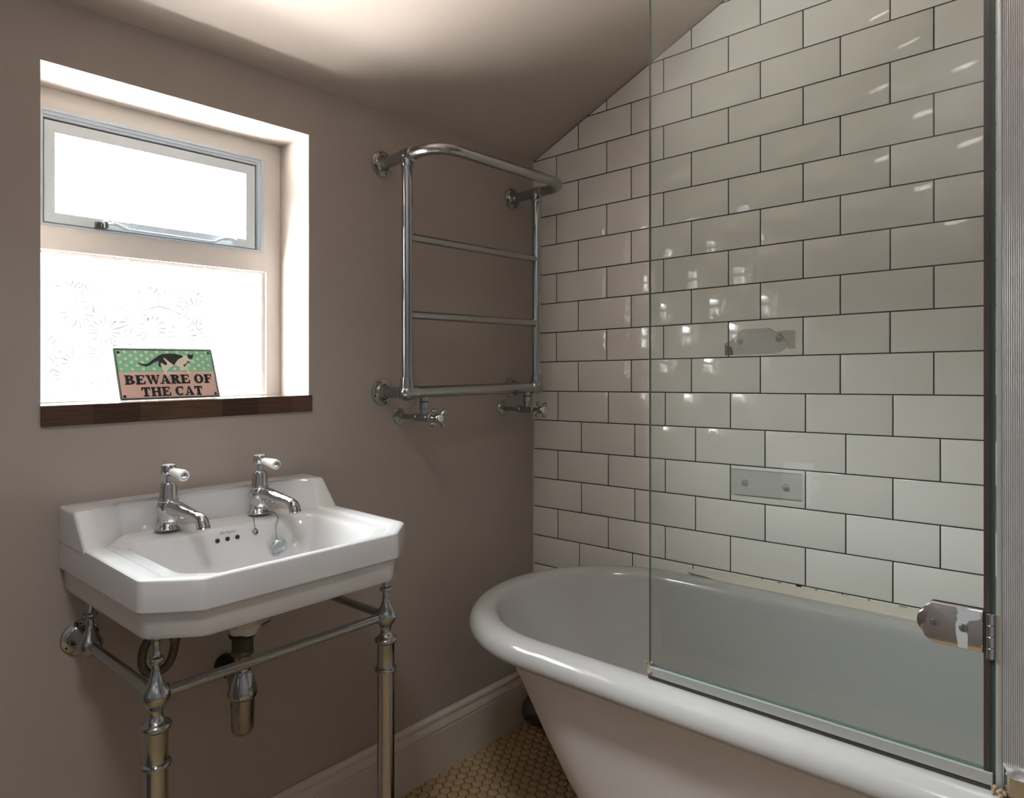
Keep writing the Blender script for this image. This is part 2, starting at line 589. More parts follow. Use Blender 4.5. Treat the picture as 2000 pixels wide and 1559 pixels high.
# ---- tiled wall: grout bed + every glazed tile
PZ, PL_, G = 0.1012, 0.2057, 0.0030
random.seed(7)
bm = NB()
gy0, gy1 = RY0, 0.0
vs = [bm.verts.new((0, y, z)) for y, z in ((0, 0), (gy0, 0), (gy0, zc(gy0)), (0, zc(0)))]
bm.faces.new(vs).material_index = 1
vs = [bm.verts.new((0.1, y, z)) for y, z in ((0, 0), (gy0, 0), (gy0, zc(gy0)), (0, zc(0)))]
bm.faces.new(vs).material_index = 1
tb = NB()
TH = 0.0012
z0 = H - 0.0698
for row in range(-12, 18):
    zt_, zb_ = z0 + PZ * row, z0 + PZ * (row - 1)
    if zt_ > zc(gy0) + 0.2:
        break
    odd = row % 2
    off = (0.1031 if not odd else 0.1950) + (0.0 if row > 0 else (0.006 if not odd else 0.013))
    if row <= -5:
        off -= 0.008
    k0 = -1
    while True:
        ya = off + PL_ * k0
        yb = ya + PL_
        k0 += 1
        ya2, yb2 = max(ya, 0.0), min(yb, -gy0)
        if yb2 - ya2 < 0.008:
            if ya > -gy0:
                break
            continue
        y0_, y1_ = -yb2 + (G / 2 if yb2 < -gy0 else 0), -ya2 - (G / 2 if ya2 > 0 else 0.001)
        za, zb2 = zb_ + G / 2, zt_ - G / 2
        if za > zc(y0_):
            continue
        jit = lambda s: random.uniform(-s, s)
        tx, ty, dd = jit(0.0030), jit(0.0045), jit(0.00025)
        cy, cz = (y0_ + y1_) / 2, (za + zb2) / 2
        B = 0.0016

        def px(y, z, lip):
            return -(TH + dd + (y - cy) * tx + (z - cz) * ty) * (1 if not lip else 0.0)
        out4 = [(y0_, za), (y1_, za), (y1_, zb2), (y0_, zb2)]
        mid4 = [(y0_ + .0004, za + .0004), (y1_ - .0004, za + .0004), (y1_ - .0004, zb2 - .0004), (y0_ + .0004, zb2 - .0004)]
        in4 = [(y0_ + B, za + B), (y1_ - B, za + B), (y1_ - B, zb2 - B), (y0_ + B, zb2 - B)]
        r0 = [(0, y, z) for y, z in out4]
        r1 = [(px(y, z, False) * 0.6, y, z) for y, z in mid4]
        r2 = [(px(y, z, False), y, z) for y, z in in4]
        vv = loops(tb, [r0, r1, r2])
        tb.faces.new(vv[-1])
    if zb_ > zc(gy0):
        break
# cut the glazed tiles along the ceiling line and below the floor
bmesh.ops.bisect_plane(tb, geom=tb.verts[:] + tb.edges[:] + tb.faces[:], plane_co=(0, 0, ZC0 - 0.003), plane_no=(0, SL, 1), clear_outer=True)
me = bpy.data.meshes.new('tmp'); tb.to_mesh(me); tb.free()
bm.from_mesh(me); bpy.data.meshes.remove(me)
obj('wall_tiled', bm, [M['tile'], M['grout']], kind='structure', ang=60)

# ---- the two walls behind the camera
bm = NB(); box(bm, RX0 - 0.1, RX0, RY0 - 0.1, 0.0, 0, 3.0); obj('wall_left', bm, M['back'], kind='structure', ang=0)
bm = NB(); box(bm, RX0 - 0.1, 0.1, RY0 - 0.1, RY0, 0, 3.0); obj('wall_back', bm, M['back'], kind='structure', ang=0)

# ---- floor: hexagon mosaic in dark grout
bm = NB()
vs = [bm.verts.new(p) for p in ((RX0 - .1, RY0 - .1, 0), (0.1, RY0 - .1, 0), (0.1, T, 0), (RX0 - .1, T, 0))]
bm.faces.new(vs).material_index = 1
vs = [bm.verts.new((v.co.x, v.co.y, -0.1)) for v in vs]
bm.faces.new(vs).material_index = 1
HP = 0.0318                      # pitch of the mosaic
for j in range(0, 66):
    for i in range(0, 84):
        cx = -0.012 - HP * 0.866 * i
        cy = 0.004 - HP * (j + (0.5 if i % 2 else 0))
        if cx < RX0 or cy < RY0:
            continue
        R_ = (HP / 2 - 0.0012) / 0.866
        dz = random.uniform(0, 0.0003)
        a = [(cx + R_ * s * cos(pi / 3 * q), cy + R_ * s * sin(pi / 3 * q), h) for s, h in ((1, 0.0), (0.99, 0.0012 + dz), (0.93, 0.0018 + dz)) for q in range(6)]
        vv = loops(bm, [a[0:6], a[6:12], a[12:18]])
        bm.faces.new(vv[-1])
obj('floor', bm, [M['hex'], M['hexgrout']], kind='structure', ang=50)

# ---- moulded skirting along the window wall
prof = [(0, 0), (0.018, 0), (0.018, 0.128), (0.0165, 0.131), (0.0185, 0.135), (0.0175, 0.143), (0.0135, 0.150), (0.0105, 0.158), (0.0108, 0.162),
        (0.0125, 0.164), (0.0105, 0.171), (0.006, 0.176), (0, 0.177)]
bm = NB()
loops(bm, [[(x, -p[0], p[1]) for p in prof] for x in (RX0, -0.004)], cap0=True, cap1=True)
obj('baseboard_window', bm, M['skirting'], kind='structure', ang=25)
# a thin bead of filler along its top
bm = NB()
for (a, b) in ((RX0, -0.004),):
    tube(bm, [(a, -0.003, 0.1775), (b, -0.003, 0.1775)], 0.0022, 6)
obj('trim_1', bm, M['caulk'], kind='structure')

# ---- cut and fill line where tiles meet the pink wall
bm = NB(); box(bm, -0.0045, 0.0, -0.0032, 0.0, 0, ZC0); obj('trim_2', bm, M['caulk'], kind='structure', ang=0)

# ================================================================ WINDOW
win = struct_root('window_1', (WX0, 0, 0))


def frame4(bm, xo0, xo1, zo0, zo1, xi0, xi1, zi0, zi1, y0, y1, bev=0.0, mi=0):
    """rectangular frame from outer to inner rectangle, between y0 (room) and y1"""
    o = [(xo0, zo0), (xo1, zo0), (xo1, zo1), (xo0, zo1)]
    i = [(xi0, zi0), (xi1, zi0), (xi1, zi1), (xi0, zi1)]
    r = [[(x, y1, z) for x, z in o], [(x, y0, z) for x, z in o], [(x, y0, z) for x, z in i], [(x, y1, z) for x, z in i]]
    r.append(r[0])
    loops(bm, r, mi=mi)
    return bm


YF = WD
bm = NB()
# outer box frame (stiles, head, transom, cill rail), white
frame4(bm, WX0, WX1, WZ0, WZ1, -1.4436, -0.9347, H - 0.0495, H + 0.5725, YF, YF + 0.07)
box(bm, -1.4436, -0.9347, YF, YF + 0.07, H + 0.2735, H + 0.3245)
box(bm, -0.9440, -0.9347, YF, YF + 0.07, H + 0.3245, H + 0.5725)
obj('window_frame', bm, M['white_wood'], win, ang=0)
bm = NB()   # small sloping bead round the lower glass
frame4(bm, -1.4436, -0.9347, H - 0.0495, H + 0.2735, -1.4400, -0.9450, H - 0.047, H + 0.2660, YF + 0.010, YF + 0.022)
obj('glazing_bead', bm, M['white_wood'], win, ang=0)
bm = NB()   # stepped light casement surround, pale blue grey metal
frame4(bm, -1.4436, -0.9440, H + 0.3245, H + 0.5725, -1.4405, -0.9515, H + 0.3275, H + 0.5660, YF - 0.004, YF + 0.02)
frame4(bm, -1.4405, -0.9515, H + 0.3275, H + 0.5660, -1.4385, -0.9585, H + 0.3290, H + 0.5590, YF - 0.0005, YF + 0.03)
frame4(bm, -1.4385, -0.9585, H + 0.3290, H + 0.5590, -1.4370, -0.9610, H + 0.3300, H + 0.5530, YF + 0.003, YF + 0.03)
obj('casement_surround', bm, M['ghost_grey'], win, ang=0)
bm = NB()   # black weather seal in the gap
frame4(bm, -1.4370, -0.9610, H + 0.3300, H + 0.5530, -1.4355, -0.9660, H + 0.3318, H + 0.5480, YF + 0.014, YF + 0.03)
obj('weather_seal', bm, M['black'], win, ang=0)
sash = NB()
frame4(sash, -1.4355, -0.9660, H + 0.3318, H + 0.5480, -1.4165, -0.9900, H + 0.3525, H + 0.5235, YF + 0.002, YF + 0.03)
frame4(sash, -1.4165, -0.9900, H + 0.3525, H + 0.5235, -1.4145, -0.9920, H + 0.3545, H + 0.5215, YF + 0.006, YF + 0.03)
sash = obj('sash', sash, M['sash'], win, ang=0)
bm = NB(); box(bm, -1.4160, -0.9905, YF + 0.012, YF + 0.016, H + 0.3530, H + 0.5230)
obj('upper_pane', bm, M['frost'], sash, ang=0)
bm = NB(); box(bm, -1.4400, -0.9450, YF + 0.016, YF + 0.020, H - 0.047, H + 0.266)
obj('lower_pane', bm, M['flower'], win, ang=0, label='obscure glass pressed with flower rosettes')
# casement stay: bracket, pivot, arm with curled tail
bm = NB()
zb = H + 0.336
box(bm, -1.341, -1.318, YF - 0.004, YF + 0.002, zb - 0.004, zb + 0.010, 0.001)
lathe(bm, [(0.0055, 0), (0.0055, 0.014), (0.003, 0.016)], (-1.322, YF - 0.010, zb - 0.004), seg=14)
cyl(bm, (-1.336, YF - 0.007, zb + 0.004), (-1.336, YF - 0.003, zb + 0.004), 0.0022, 10)
obj('stay_bracket', bm, M['dullchrome'], win)
bm = NB()
path = [(-1.325, YF - 0.010, zb + 0.001), (-1.305, YF - 0.011, zb + 0.006), (-1.28, YF - 0.011, zb - 0.001), (-1.25, YF - 0.011, zb - 0.002), (-1.15, YF - 0.011, zb - 0.003),
        (-1.085, YF - 0.011, zb - 0.003), (-1.068, YF - 0.013, zb + 0.004), (-1.045, YF - 0.016, zb + 0.009), (-1.026, YF - 0.016, zb + 0.006)]
tube(bm, smoothpath(path, 5), [0.0035] * 5 + [0.0055] * 6 + [0.0032] * 22 + [0.0045] * 8, 8)
for x in (-1.262, -1.128):
    cyl(bm, (x, YF - 0.006, zb - 0.006), (x, YF - 0.006, zb + 0.007), 0.0014, 8)
obj('casement_stay', bm, M['ghost_grey'], win)
# oak board on the sill
bm = NB()
box(bm, WX0 - 0.0004, WX1 + 0.0075, -0.006, 0.0, H - 0.0935, H - 0.0525, 0.0008, 1)
box(bm, WX0, WX1, -0.001, YF, H - 0.0935, H - 0.0525)
obj('window_sill', bm, M['wood'], win, ang=0)

# near-black wall added outside to dim the light behind the patterned glass
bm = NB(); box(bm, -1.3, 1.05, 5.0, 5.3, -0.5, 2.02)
obj('wall_dimmer', bm, M['dimmer'], ang=0, kind='structure')

# ================================================================ SIGN
SB = Vector((-1.3135, 0.071, H - 0.0515))     # lower left corner, on the oak board
SUX = Vector((1, 0, 0)) * 0.2205
SUY = Vector((0, 0.049, 0.1165))
sgn = thing('cat_sign', 'small metal BEWARE OF THE CAT sign leaning on the window sill', 'sign', (SB.x + 0.11, SB.y, SB.z))
SN = Vector((0, -0.1165, 0.049)).normalized()


def S(u, v, d=0.0):
    return SB + SUX * u + SUY * v + SN * d


# photo crop coordinates of the print -> (u,v) on the plate
TL, TR, BL, BR = (150, 665), (1685, 700), (268, 1495), (1800, 1440)


def inv(px, py):
    u, v = 0.5, 0.5
    for _ in range(20):
        x = (BL[0] * (1 - u) + BR[0] * u) * (1 - v) + (TL[0] * (1 - u) + TR[0] * u) * v
        y = (BL[1] * (1 - u) + BR[1] * u) * (1 - v) + (TL[1] * (1 - u) + TR[1] * u) * v
        dxu = (BR[0] - BL[0]) * (1 - v) + (TR[0] - TL[0]) * v
        dyu = (BR[1] - BL[1]) * (1 - v) + (TR[1] - TL[1]) * v
        dxv = -(BL[0] * (1 - u) + BR[0] * u) + (TL[0] * (1 - u) + TR[0] * u)
        dyv = -(BL[1] * (1 - u) + BR[1] * u) + (TL[1] * (1 - u) + TR[1] * u)
        ex, ey = px - x, py - y
        D = dxu * dyv - dxv * dyu
        u += (ex * dyv - ey * dxv) / D
        v += (dxu * ey - dyu * ex) / D
    return u, v


bm = NB()


def flat(poly_uv, d, mi):
    vs = [bm.verts.new(S(u, v, d)) for u, v in poly_uv]
    f = bm.faces.new(vs)
    f.material_index = mi
    bmesh.ops.triangulate(bm, faces=[f])


# plate with rounded corners
pc = []
for cx_, cz_, a0 in ((0.018, 0.03, 180), (0.982, 0.03, 270), (0.982, 0.97, 0), (0.018, 0.97, 90)):
    for k in range(5):
        a = radians(a0 + k * 22.5)
        pc.append((cx_ + 0.018 * cos(a), cz_ + 0.03 * sin(a)))
front = [S(u, v, 0.0016) for u, v in pc]
back = [S(u, v, 0.0) for u, v in pc]
loops(bm, [back, front], cap0=True, cap1=True, mi=0)
VM = 0.535
e0 = 0.020
flat([(e0, VM), (1 - e0, VM), (1 - e0, 0.962), (e0, 0.962)], 0.0019, 1)
flat([(e0, 0.035), (1 - e0, 0.035), (1 - e0, VM), (e0, VM)], 0.0019, 2)
# thin dark border line
for q in ([(e0 - .006, .03), (e0, .03), (e0, .97), (e0 - .006, .97)], [(1 - e0, .03), (1 - e0 + .006, .03), (1 - e0 + .006, .97), (1 - e0, .97)],
          [(e0, .022), (1 - e0, .022), (1 - e0, .037), (e0, .037)], [(e0, .960), (1 - e0, .960), (1 - e0, .975), (e0, .975)]):
    flat(q, 0.0021, 3)
# polka dots
AS = 0.2205 / 0.1264
for r_ in range(7):
    vv_ = 0.925 - r_ * 0.0665
    for c_ in range(-1, 11):
        uu = 0.105 + c_ * 0.1035 + (0.0515 if r_ % 2 else 0) - 0.0
        if uu < 0.035 or uu > 0.97 or vv_ < VM + 0.012:
            continue
        flat([(uu + 0.0165 * cos(2 * pi * k / 14), vv_ + 0.0165 * AS * sin(2 * pi * k / 14)) for k in range(14)], 0.0021, 4)
# the cat
cat_white = [(1205, 795), (1280, 790), (1300, 850), (1375, 860), (1380, 880), (1345, 908), (1300, 900), (1275, 915), (1275, 960), (1300, 1040), (1335, 1085), (1300, 1097), (1262, 1050),
             (1228, 985), (1215, 1020), (1180, 1035), (1145, 1022), (1165, 990), (1130, 955), (1065, 948), (1000, 990), (945, 1045), (955, 1085), (995, 1100), (975, 1112), (935, 1095),
             (880, 1010), (860, 940), (870, 830), (900, 820), (950, 870), (1070, 950), (1085, 910), (1120, 860), (1150, 830)]
flat([inv(*p) for p in cat_white], 0.0022, 5)
cat_tail = [(505, 893), (570, 920), (620, 930), (665, 915), (740, 855), (820, 795), (880, 768), (980, 760), (1080, 765), (1150, 785), (1210, 797), (1198, 822), (1130, 855), (1090, 905),
            (1064, 950), (1000, 900), (945, 850), (895, 822), (910, 858), (950, 905), (952, 940), (930, 948), (895, 925), (862, 900), (850, 940), (868, 985), (820, 955), (822, 915), (832, 880),
            (790, 882), (725, 925), (680, 955), (630, 965), (560, 940)]
flat([inv(*p) for p in cat_tail], 0.0023, 3)
cat_head = [(1280, 790), (1290, 762), (1315, 785), (1345, 785), (1382, 770), (1368, 830), (1340, 855), (1305, 850), (1282, 820)]
flat([inv(*p) for p in cat_head], 0.0023, 3)
for pl_ in ([(1275, 880), (1330, 895), (1280, 912)], [(1208, 938), (1240, 935), (1270, 895), (1262, 930), (1225, 980)],
            [(1338, 862), (1350, 862), (1350, 870), (1338, 870)]):
    flat([inv(*p) for p in pl_], 0.0024, 3)


# fat slab serif lettering, drawn as strokes in a 1 x 1 em box
def bar(L, x0, y0, x1, y1, w0, w1=None):
    w1 = w1 or w0
    L.append([(x0 - w0 / 2, y0), (x0 + w0 / 2, y0), (x1 + w1 / 2, y1), (x1 - w1 / 2, y1)])


def serif(L, xc, y, w, up=True, h=0.15):
    s = 1 if up else -1
    e = 0.05
    L.append([(xc - w / 2, y + s * e), (xc - w / 2 + 0.04, y), (xc + w / 2 - 0.04, y), (xc + w / 2, y + s * e), (xc + w / 2, y + s * (h - .03)), (xc + w / 2 - .05, y + s * h), (xc - w / 2 + .05, y + s * h), (xc - w / 2, y + s * (h - .03))][::s])


def ringseg(L, cx, cy, rx, ry, ix, iy, a0, a1, n=16, dx=0):
    for k in range(n):
        A, B = radians(a0 + (a1 - a0) * k / n), radians(a0 + (a1 - a0) * (k + 1) / n)
        L.append([(cx + ix * cos(A) + dx, cy + iy * sin(A)), (cx + rx * cos(A), cy + ry * sin(A)), (cx + rx * cos(B), cy + ry * sin(B)), (cx + ix * cos(B) + dx, cy + iy * sin(B))])


def hbar(L, x0, x1, y, h):
    L.append([(x0, y - h / 2), (x1, y - h / 2), (x1, y + h / 2), (x0, y + h / 2)])


def glyph(c):
    L = []
    if c in 'BR':
        bar(L, .25, 0, .25, 1, .30); serif(L, .25, 0, .5); serif(L, .25, 1, .5, False)
        ringseg(L, .45, .745, .38, .255, .08, .10, -90, 90)
        if c == 'B':
            ringseg(L, .47, .265, .45, .265, .10, .11, -90, 90)
        else:
            L.append([(.38, .5), (.62, .55), (.92, .10), (.62, .0)]); L.append([(.60, 0), (.98, 0), (1.0, .10), (.72, .16)])
        hbar(L, .2, .48, .93, .14); hbar(L, .2, .48, .52, .14)
        if c == 'B':
            hbar(L, .2, .5, .07, .14)
        return L, 0.98
    if c in 'EF':
        bar(L, .25, 0, .25, 1, .30); serif(L, .25, 0, .5 if c == 'E' else .56); serif(L, .25, 1, .5, False)
        hbar(L, .2, .80, .93, .14); L.append([(.66, .93), (.82, 1.0), (.84, .64), (.76, .64)])
        hbar(L, .3, .58, .52, .15); bar(L, .60, .38, .60, .66, .10)
        if c == 'E':
            hbar(L, .2, .84, .075, .15); L.append([(.70, .08), (.88, 0), (.92, .38), (.82, .38)])
        return L, 0.92 if c == 'E' else 0.84
    if c == 'W':
        L += [[(.08, 1), (.40, 1), (.56, .0), (.40, .0)], [(.52, .35), (.44, 0), (.52, 0), (.78, .95), (.66, .95)], [(.56, 1), (.88, 1), (1.02, .0), (.86, .0)],
              [(.90, 0), (1.0, 0), (1.30, .95), (1.18, .95)]]
        serif(L, .22, 1, .48, False, .13); serif(L, .72, 1, .40, False, .13); serif(L, 1.22, 1, .34, False, .13)
        return L, 1.32
    if c == 'A':
        L += [[(.14, .05), (.26, .05), (.56, .95), (.46, 1.0)], [(.42, 1.0), (.62, 1.0), (.98, .05), (.64, .05)]]
        hbar(L, .25, .75, .30, .12)
        serif(L, .20, 0, .42, True, .12); serif(L, .80, 0, .46, True, .12)
        return L, 1.06
    if c in 'OC':
        if c == 'O':
            ringseg(L, .48, .5, .48, .52, .17, .36, 0, 360, 28)
            return L, 1.02
        ringseg(L, .48, .5, .46, .52, .15, .37, 42, 318, 24)
        L += [[(.70, .98), (.88, 1.0), (.88, .62), (.78, .62)], [(.62, .12), (.86, .30), (.80, .12), (.66, .02)]]
        return L, 0.96
    if c == 'T':
        bar(L, .46, 0, .46, 1, .30); serif(L, .46, 0, .54)
        hbar(L, .06, .86, .92, .16); L += [[(.02, .64), (.12, .64), (.24, .96), (.04, 1.0)], [(.80, .64), (.90, .64), (.88, 1.0), (.68, .96)]]
        return L, 0.94
    if c == 'H':
        for x in (.24, .82):
            bar(L, x, 0, x, 1, .29); serif(L, x, 0, .46); serif(L, x, 1, .46, False)
        hbar(L, .24, .82, .5, .15)
        return L, 1.08


def write(txt, uL, uR, vB, vT):
    adv = []
    for ch in txt:
        adv.append(0.42 if ch == ' ' else glyph(ch)[1])
    tot = sum(adv)
    x = 0
    for ch, a in zip(txt, adv):
        if ch != ' ':
            for poly in glyph(ch)[0]:
                q = [(uL + (x + p[0]) / tot * (uR - uL), vB + (vT - vB) * p[1]) for p in poly]
                vs = [bm.verts.new(S(u, v, 0.0023)) for u, v in q]
                f = bm.faces.new(vs); f.material_index = 3
        x += a


write('BEWARE OF', 0.065, 0.945, 0.295, 0.475)
write('THE CAT', 0.205, 0.825, 0.060, 0.240)
obj('printed_plate', bm, [M['signmetal'], M['mint'], M['signpink'], M['ink'], M['dot'], M['catwhite']], sgn, ang=0)
for u, v in ((0.045, 0.915), (0.955, 0.915), (0.045, 0.075), (0.955, 0.075)):
    bm = NB(); lathe(bm, [(0.0034, 0), (0.0034, 0.0008), (0.002, 0.0012)], S(u, v, 0.0018), SN, 12)
    obj('corner_hole', bm, M['ink'], sgn)
bm = NB()
wp = []
for px_, py_ in ((165, 668), (210, 655), (320, 560), (360, 480), (440, 370), (500, 270), (560, 190), (620, 135), (720, 98), (800, 82), (865, 65), (930, 88), (1020, 120), (1200, 195), (1290, 250),
                 (1370, 305), (1430, 390), (1520, 490), (1580, 590), (1630, 640), (1652, 690)):
    u_, v_ = 200 + px_ * 0.12827, 590 + py_ * 0.12827
    a_ = (u_ - 1000) / 1334
    yy = 0.121 + 0.012 * min(1, (680 - v_) / 60)
    t_ = (yy - CY) / (0.6652 - 0.7466 * a_)
    wp.append((CX + (0.7466 + 0.6652 * a_) * t_, yy, H + t_ * ((726 - 0.0149 * (u_ - 1000)) - v_) / 1334))
tube(bm, smoothpath(wp, 3), 0.0010, 6)
obj('wire_hanger', bm, M['dullchrome'], sgn)

# ================================================================ BASIN
BXC = -1.1783


def zt(y):
    return H - 0.3105 + 0.0215 * y


def octa(wd, yf, c, yb, cb, z, rr=0.006, n=4):
    wd *= 0.982
    pts = [(-wd, yb - cb), (-wd, yf + c), (-wd + c * 1.12, yf), (wd - c * 1.12, yf), (wd, yf + c), (wd, yb - cb), (wd - cb, yb), (-wd + cb, yb)]
    out = []
    k = len(pts)
    for i in range(k):
        p = Vector((pts[i][0], pts[i][1], 0)); a = Vector((*pts[i - 1], 0)); b = Vector((*pts[(i + 1) % k], 0))
        r_ = min(rr, (a - p).length * 0.45, (b - p).length * 0.45)
        da, db = (a - p).normalized() * r_, (b - p).normalized() * r_
        for q in range(n + 1):
            t = q / n
            s_ = (p + da) * (1 - t) ** 2 + p * 2 * t * (1 - t) + (p + db) * t * t
            out.append((BXC + s_.x, s_.y, z(s_.y) if callable(z) else z))
    return out


basin = thing('washbasin', 'white ceramic washbasin with chamfered corners and upstand under window', 'washbasin', (BXC, -0.23, H - 0.408))
bm = NB()
c0 = 0.065
R = [octa(.030, -.250, .02, -.190, .02, H - .522, .012),
     octa(.034, -.254, .02, -.186, .02, H - .505, .012),
     octa(.090, -.310, .03, -.130, .03, H - .470, .02),
     octa(.225, -.425, .06, -.020, .01, H - .428, .02),
     octa(.253, -.448, c0 - .004, -.001, .004, H - .4200, .012),
     octa(.261, -.456, c0 - .003, 0, .003, H - .4165, .012),
     octa(.2640, -.4590, c0 - .002, 0, .003, H - .4090, .012),
     octa(.2655, -.4605, c0 - .002, 0, .003, H - .3785, .012),
     octa(.2660, -.4610, c0 - .002, 0, .003, H - .3755, .012),
     octa(.2700, -.4650, c0, 0, .003, H - .3735, .010),
     octa(.2730, -.4680, c0, 0, .003, H - .3700, .010),
     octa(.2732, -.4682, c0, 0, .003, H - .3600, .010),
     octa(.2725, -.4675, c0, 0, .003, H - .3275, .010),
     octa(.2712, -.4662, c0, 0, .003, lambda y: zt(y) - .0025, .010),
     octa(.2685, -.4635, c0 - .001, 0, .003, lambda y: zt(y) - .0003, .012),
     octa(.2650, -.4615, c0 - .001, -.004, .003, zt, .012),
     octa(.2400, -.4560, c0 - .010, -.040, .010, zt, .012),
     octa(.2370, -.4540, c0 - .012, -.044, .012, lambda y: zt(y) - .0012, .014),
     octa(.2310, -.4500, c0 - .014, -.048, .014, lambda y: zt(y) - .0050, .016),
     octa(.2270, -.4480, c0 - .016, -.050, .016, lambda y: zt(y) - .0060, .018),
     octa(.2060, -.4440, .055, -.128, .020, lambda y: zt(y) - .0068, .022),
     octa(.2010, -.4410, .056, -.133, .022, lambda y: zt(y) - .0090, .024),
     octa(.1970, -.4370, .056, -.137, .024, lambda y: zt(y) - .0150, .026),
     octa(.1900, -.4280, .055, -.142, .026, H - .350, .03),
     octa(.1780, -.4100, .055, -.152, .030, H - .388, .03),
     octa(.1500, -.3750, .055, -.168, .035, H - .418, .03),
     octa(.0900, -.3100, .040, -.185, .030, H - .436, .02),
     octa(.0260, -.2460, .015, -.194, .015, H - .442, .01),
     octa(.0200, -.2400, .012, -.200, .012, H - .450, .008)]
loops(bm, R, cap0=True, cap1=True)
# upstand with raked ends and splayed inner corners
top = [(-.273, -.0005), (-.273, -.088), (-.247, -.090), (-.180, -.040), (.180, -.040), (.247, -.090), (.273, -.088), (.273, -.0005)]
bot = [(-.273, -.0005), (-.273, -.152), (-.236, -.134), (-.172, -.050), (.172, -.050), (.236, -.134), (.273, -.152), (.273, -.0005)]
sb = NB()
a = [sb.verts.new((BXC + x * .982, y, zt(y) - 0.006)) for x, y in bot]
b = [sb.verts.new((BXC + x * .982, y, H - 0.250 + 0.02 * y)) for x, y in top]
sb.faces.new(b)
sb.faces.new(a[::-1])
for i in range(8):
    sb.faces.new((a[i], a[(i + 1) % 8], b[(i + 1) % 8], b[i]))
be = [e for e in sb.edges if not (abs(e.verts[0].co.y) < 0.001 and abs(e.verts[1].co.y) < 0.001) and not (e.verts[0] in a and e.verts[1] in a)]
bmesh.ops.bevel(sb, geom=be, offset=0.0065, segments=4, affect='EDGES', profile=0.5)
me = bpy.data.meshes.new('t'); sb.to_mesh(me); sb.free(); bm.from_mesh(me); bpy.data.meshes.remove(me)
obj('basin_body', bm, M['ceramic'], basin, ang=32)
# overflow holes on the back slope of the bowl
for dx in (-0.0215, 0.0, 0.0215):
    bm = NB()
    c = Vector((BXC + 0.0013 + dx, -0.1425, H - 0.3445))
    lathe(bm, [(0.0046, -0.001), (0.0046, 0.0006), (0.0036, 0.0004), (0.003, -0.0005)], c, (0, -0.985, 0.17), 18)
    obj('overflow_hole', bm, M['black'], basin)


def text_mesh(txt, size, org, ux, uy, n, name, mat, parent, shear=0.0, offset=0.0):
    cu = bpy.data.curves.new('t', 'FONT')
    cu.body = txt; cu.size = size; cu.shear = shear; cu.align_x = 'CENTER'; cu.offset = offset
    ob = bpy.data.objects.new('t', cu)
    COL.objects.link(ob)
    dg = bpy.context.evaluated_depsgraph_get()
    me = bpy.data.meshes.new_from_object(ob.evaluated_get(dg))
    bpy.data.objects.remove(ob, do_unlink=True)
    bm = NB(); bm.from_mesh(me)
    bpy.data.meshes.remove(me)
    org, ux, uy, n = Vector(org), Vector(ux), Vector(uy), Vector(n)
    for v in bm.verts:
        v.co = org + ux * v.co.x + uy * v.co.y + n * 0.0006
    return obj(name, bm, mat, parent, ang=0)


text_mesh('Burlington', 0.0085, (BXC + 0.0018, -0.1405, H - 0.3330), (1, 0, 0), (0, 0.16, 0.987), (0, -0.987, 0.16), 'maker_name', M['logo'], basin, shear=0.8)

# ================================================================ BASIN TAPS
TX, TY, TZ = -1.2745, -0.085, H - 0.3125
tap = thing('basin_tap', 'chrome tap with white lever on the left of the basin, no chain', 'tap', (TX, TY, TZ), 'chrome pillar taps on the basin')
bm = NB()
lathe(bm, [(.0265, 0), (.0268, .0015), (.024, .0045), (.0200, .008), (.0175, .012), (.0168, .016), (.0175, .022), (.0205, .029), (.0232, .036), (.0238, .042), (.0228, .048), (.0205, .0535),
           (.0190, .0560), (.0200, .0575), (.0203, .0590), (.0198, .0605), (.0175, .0615)], (TX, TY, TZ), seg=32)
# spout: sweeps forward and turns down
sp = smoothpath([(TX, TY - .002, TZ + .044), (TX + .006, TY - .034, TZ + .0425), (TX + .012, TY - .066, TZ + .037), (TX + .0165, TY - .092, TZ + .0335), (TX + .0195, TY - .110, TZ + .027), (TX + .0205, TY - .1165, TZ + .013)], 6)
n_ = len(sp)
rad = [0.0175 - 0.0065 * min(1, i / (n_ * 0.55)) for i in range(n_)]
for i in range(int(n_ * 0.62), n_):
    rad[i] = rad[i] + 0.0022 * (i - n_ * 0.62) / (n_ * 0.38)
tube(bm, sp, rad, 20, cap=False)
tube(bm, [sp[-1] + (sp[-2] - sp[-1]) * 0.001, sp[-1] + Vector((0, 0.0, 0.006))], [rad[-1], rad[-1] * 0.7], 20)
obj('tap_body', bm, M['tapchrome'], tap)
bm = NB()
lathe(bm, [(.0172, .0600), (.0172, .0640), (.0168, .0660), (.0155, .088), (.0145, .0935), (.0125, .0955), (.0052, .0960)], (TX, TY, TZ), seg=28)
obj('bonnet', bm, M['tapchrome'], tap)
bm = NB(); cyl(bm, (TX, TY, TZ + .094), (TX, TY, TZ + .114), .0048); obj('stem', bm, M['tapchrome'], tap)
bm = NB()
lathe(bm, [(.0085, .1090), (.0095, .1100), (.0125, .1115), (.0140, .1140), (.0143, .1235), (.0140, .1285), (.0128, .1305)], (TX, TY, TZ), seg=24)
hub = obj('lever_hub', bm, M['tapchrome'], tap)
bm = NB(); lathe(bm, [(.0125, .1300), (.0122, .1313), (.0085, .1327), (.0, .1331)], (TX, TY, TZ), seg=24)
obj('porcelain_button', bm, M['porcelain'], hub)
bm = NB()
ld = Vector((0.06, -1, -0.09)).normalized()
L0 = Vector((TX, TY, TZ + .1195)) + ld * .011
lathe(bm, [(.0062, 0), (.0066, .004), (.0075, .006), (.0090, .014), (.0112, .040), (.0115, .052), (.0108, .0565), (.0092, .058), (.0070, .0580)], L0, ld, 24)
lev = obj('lever_handle', bm, M['porcelain'], tap, label='white porcelain lever handle')
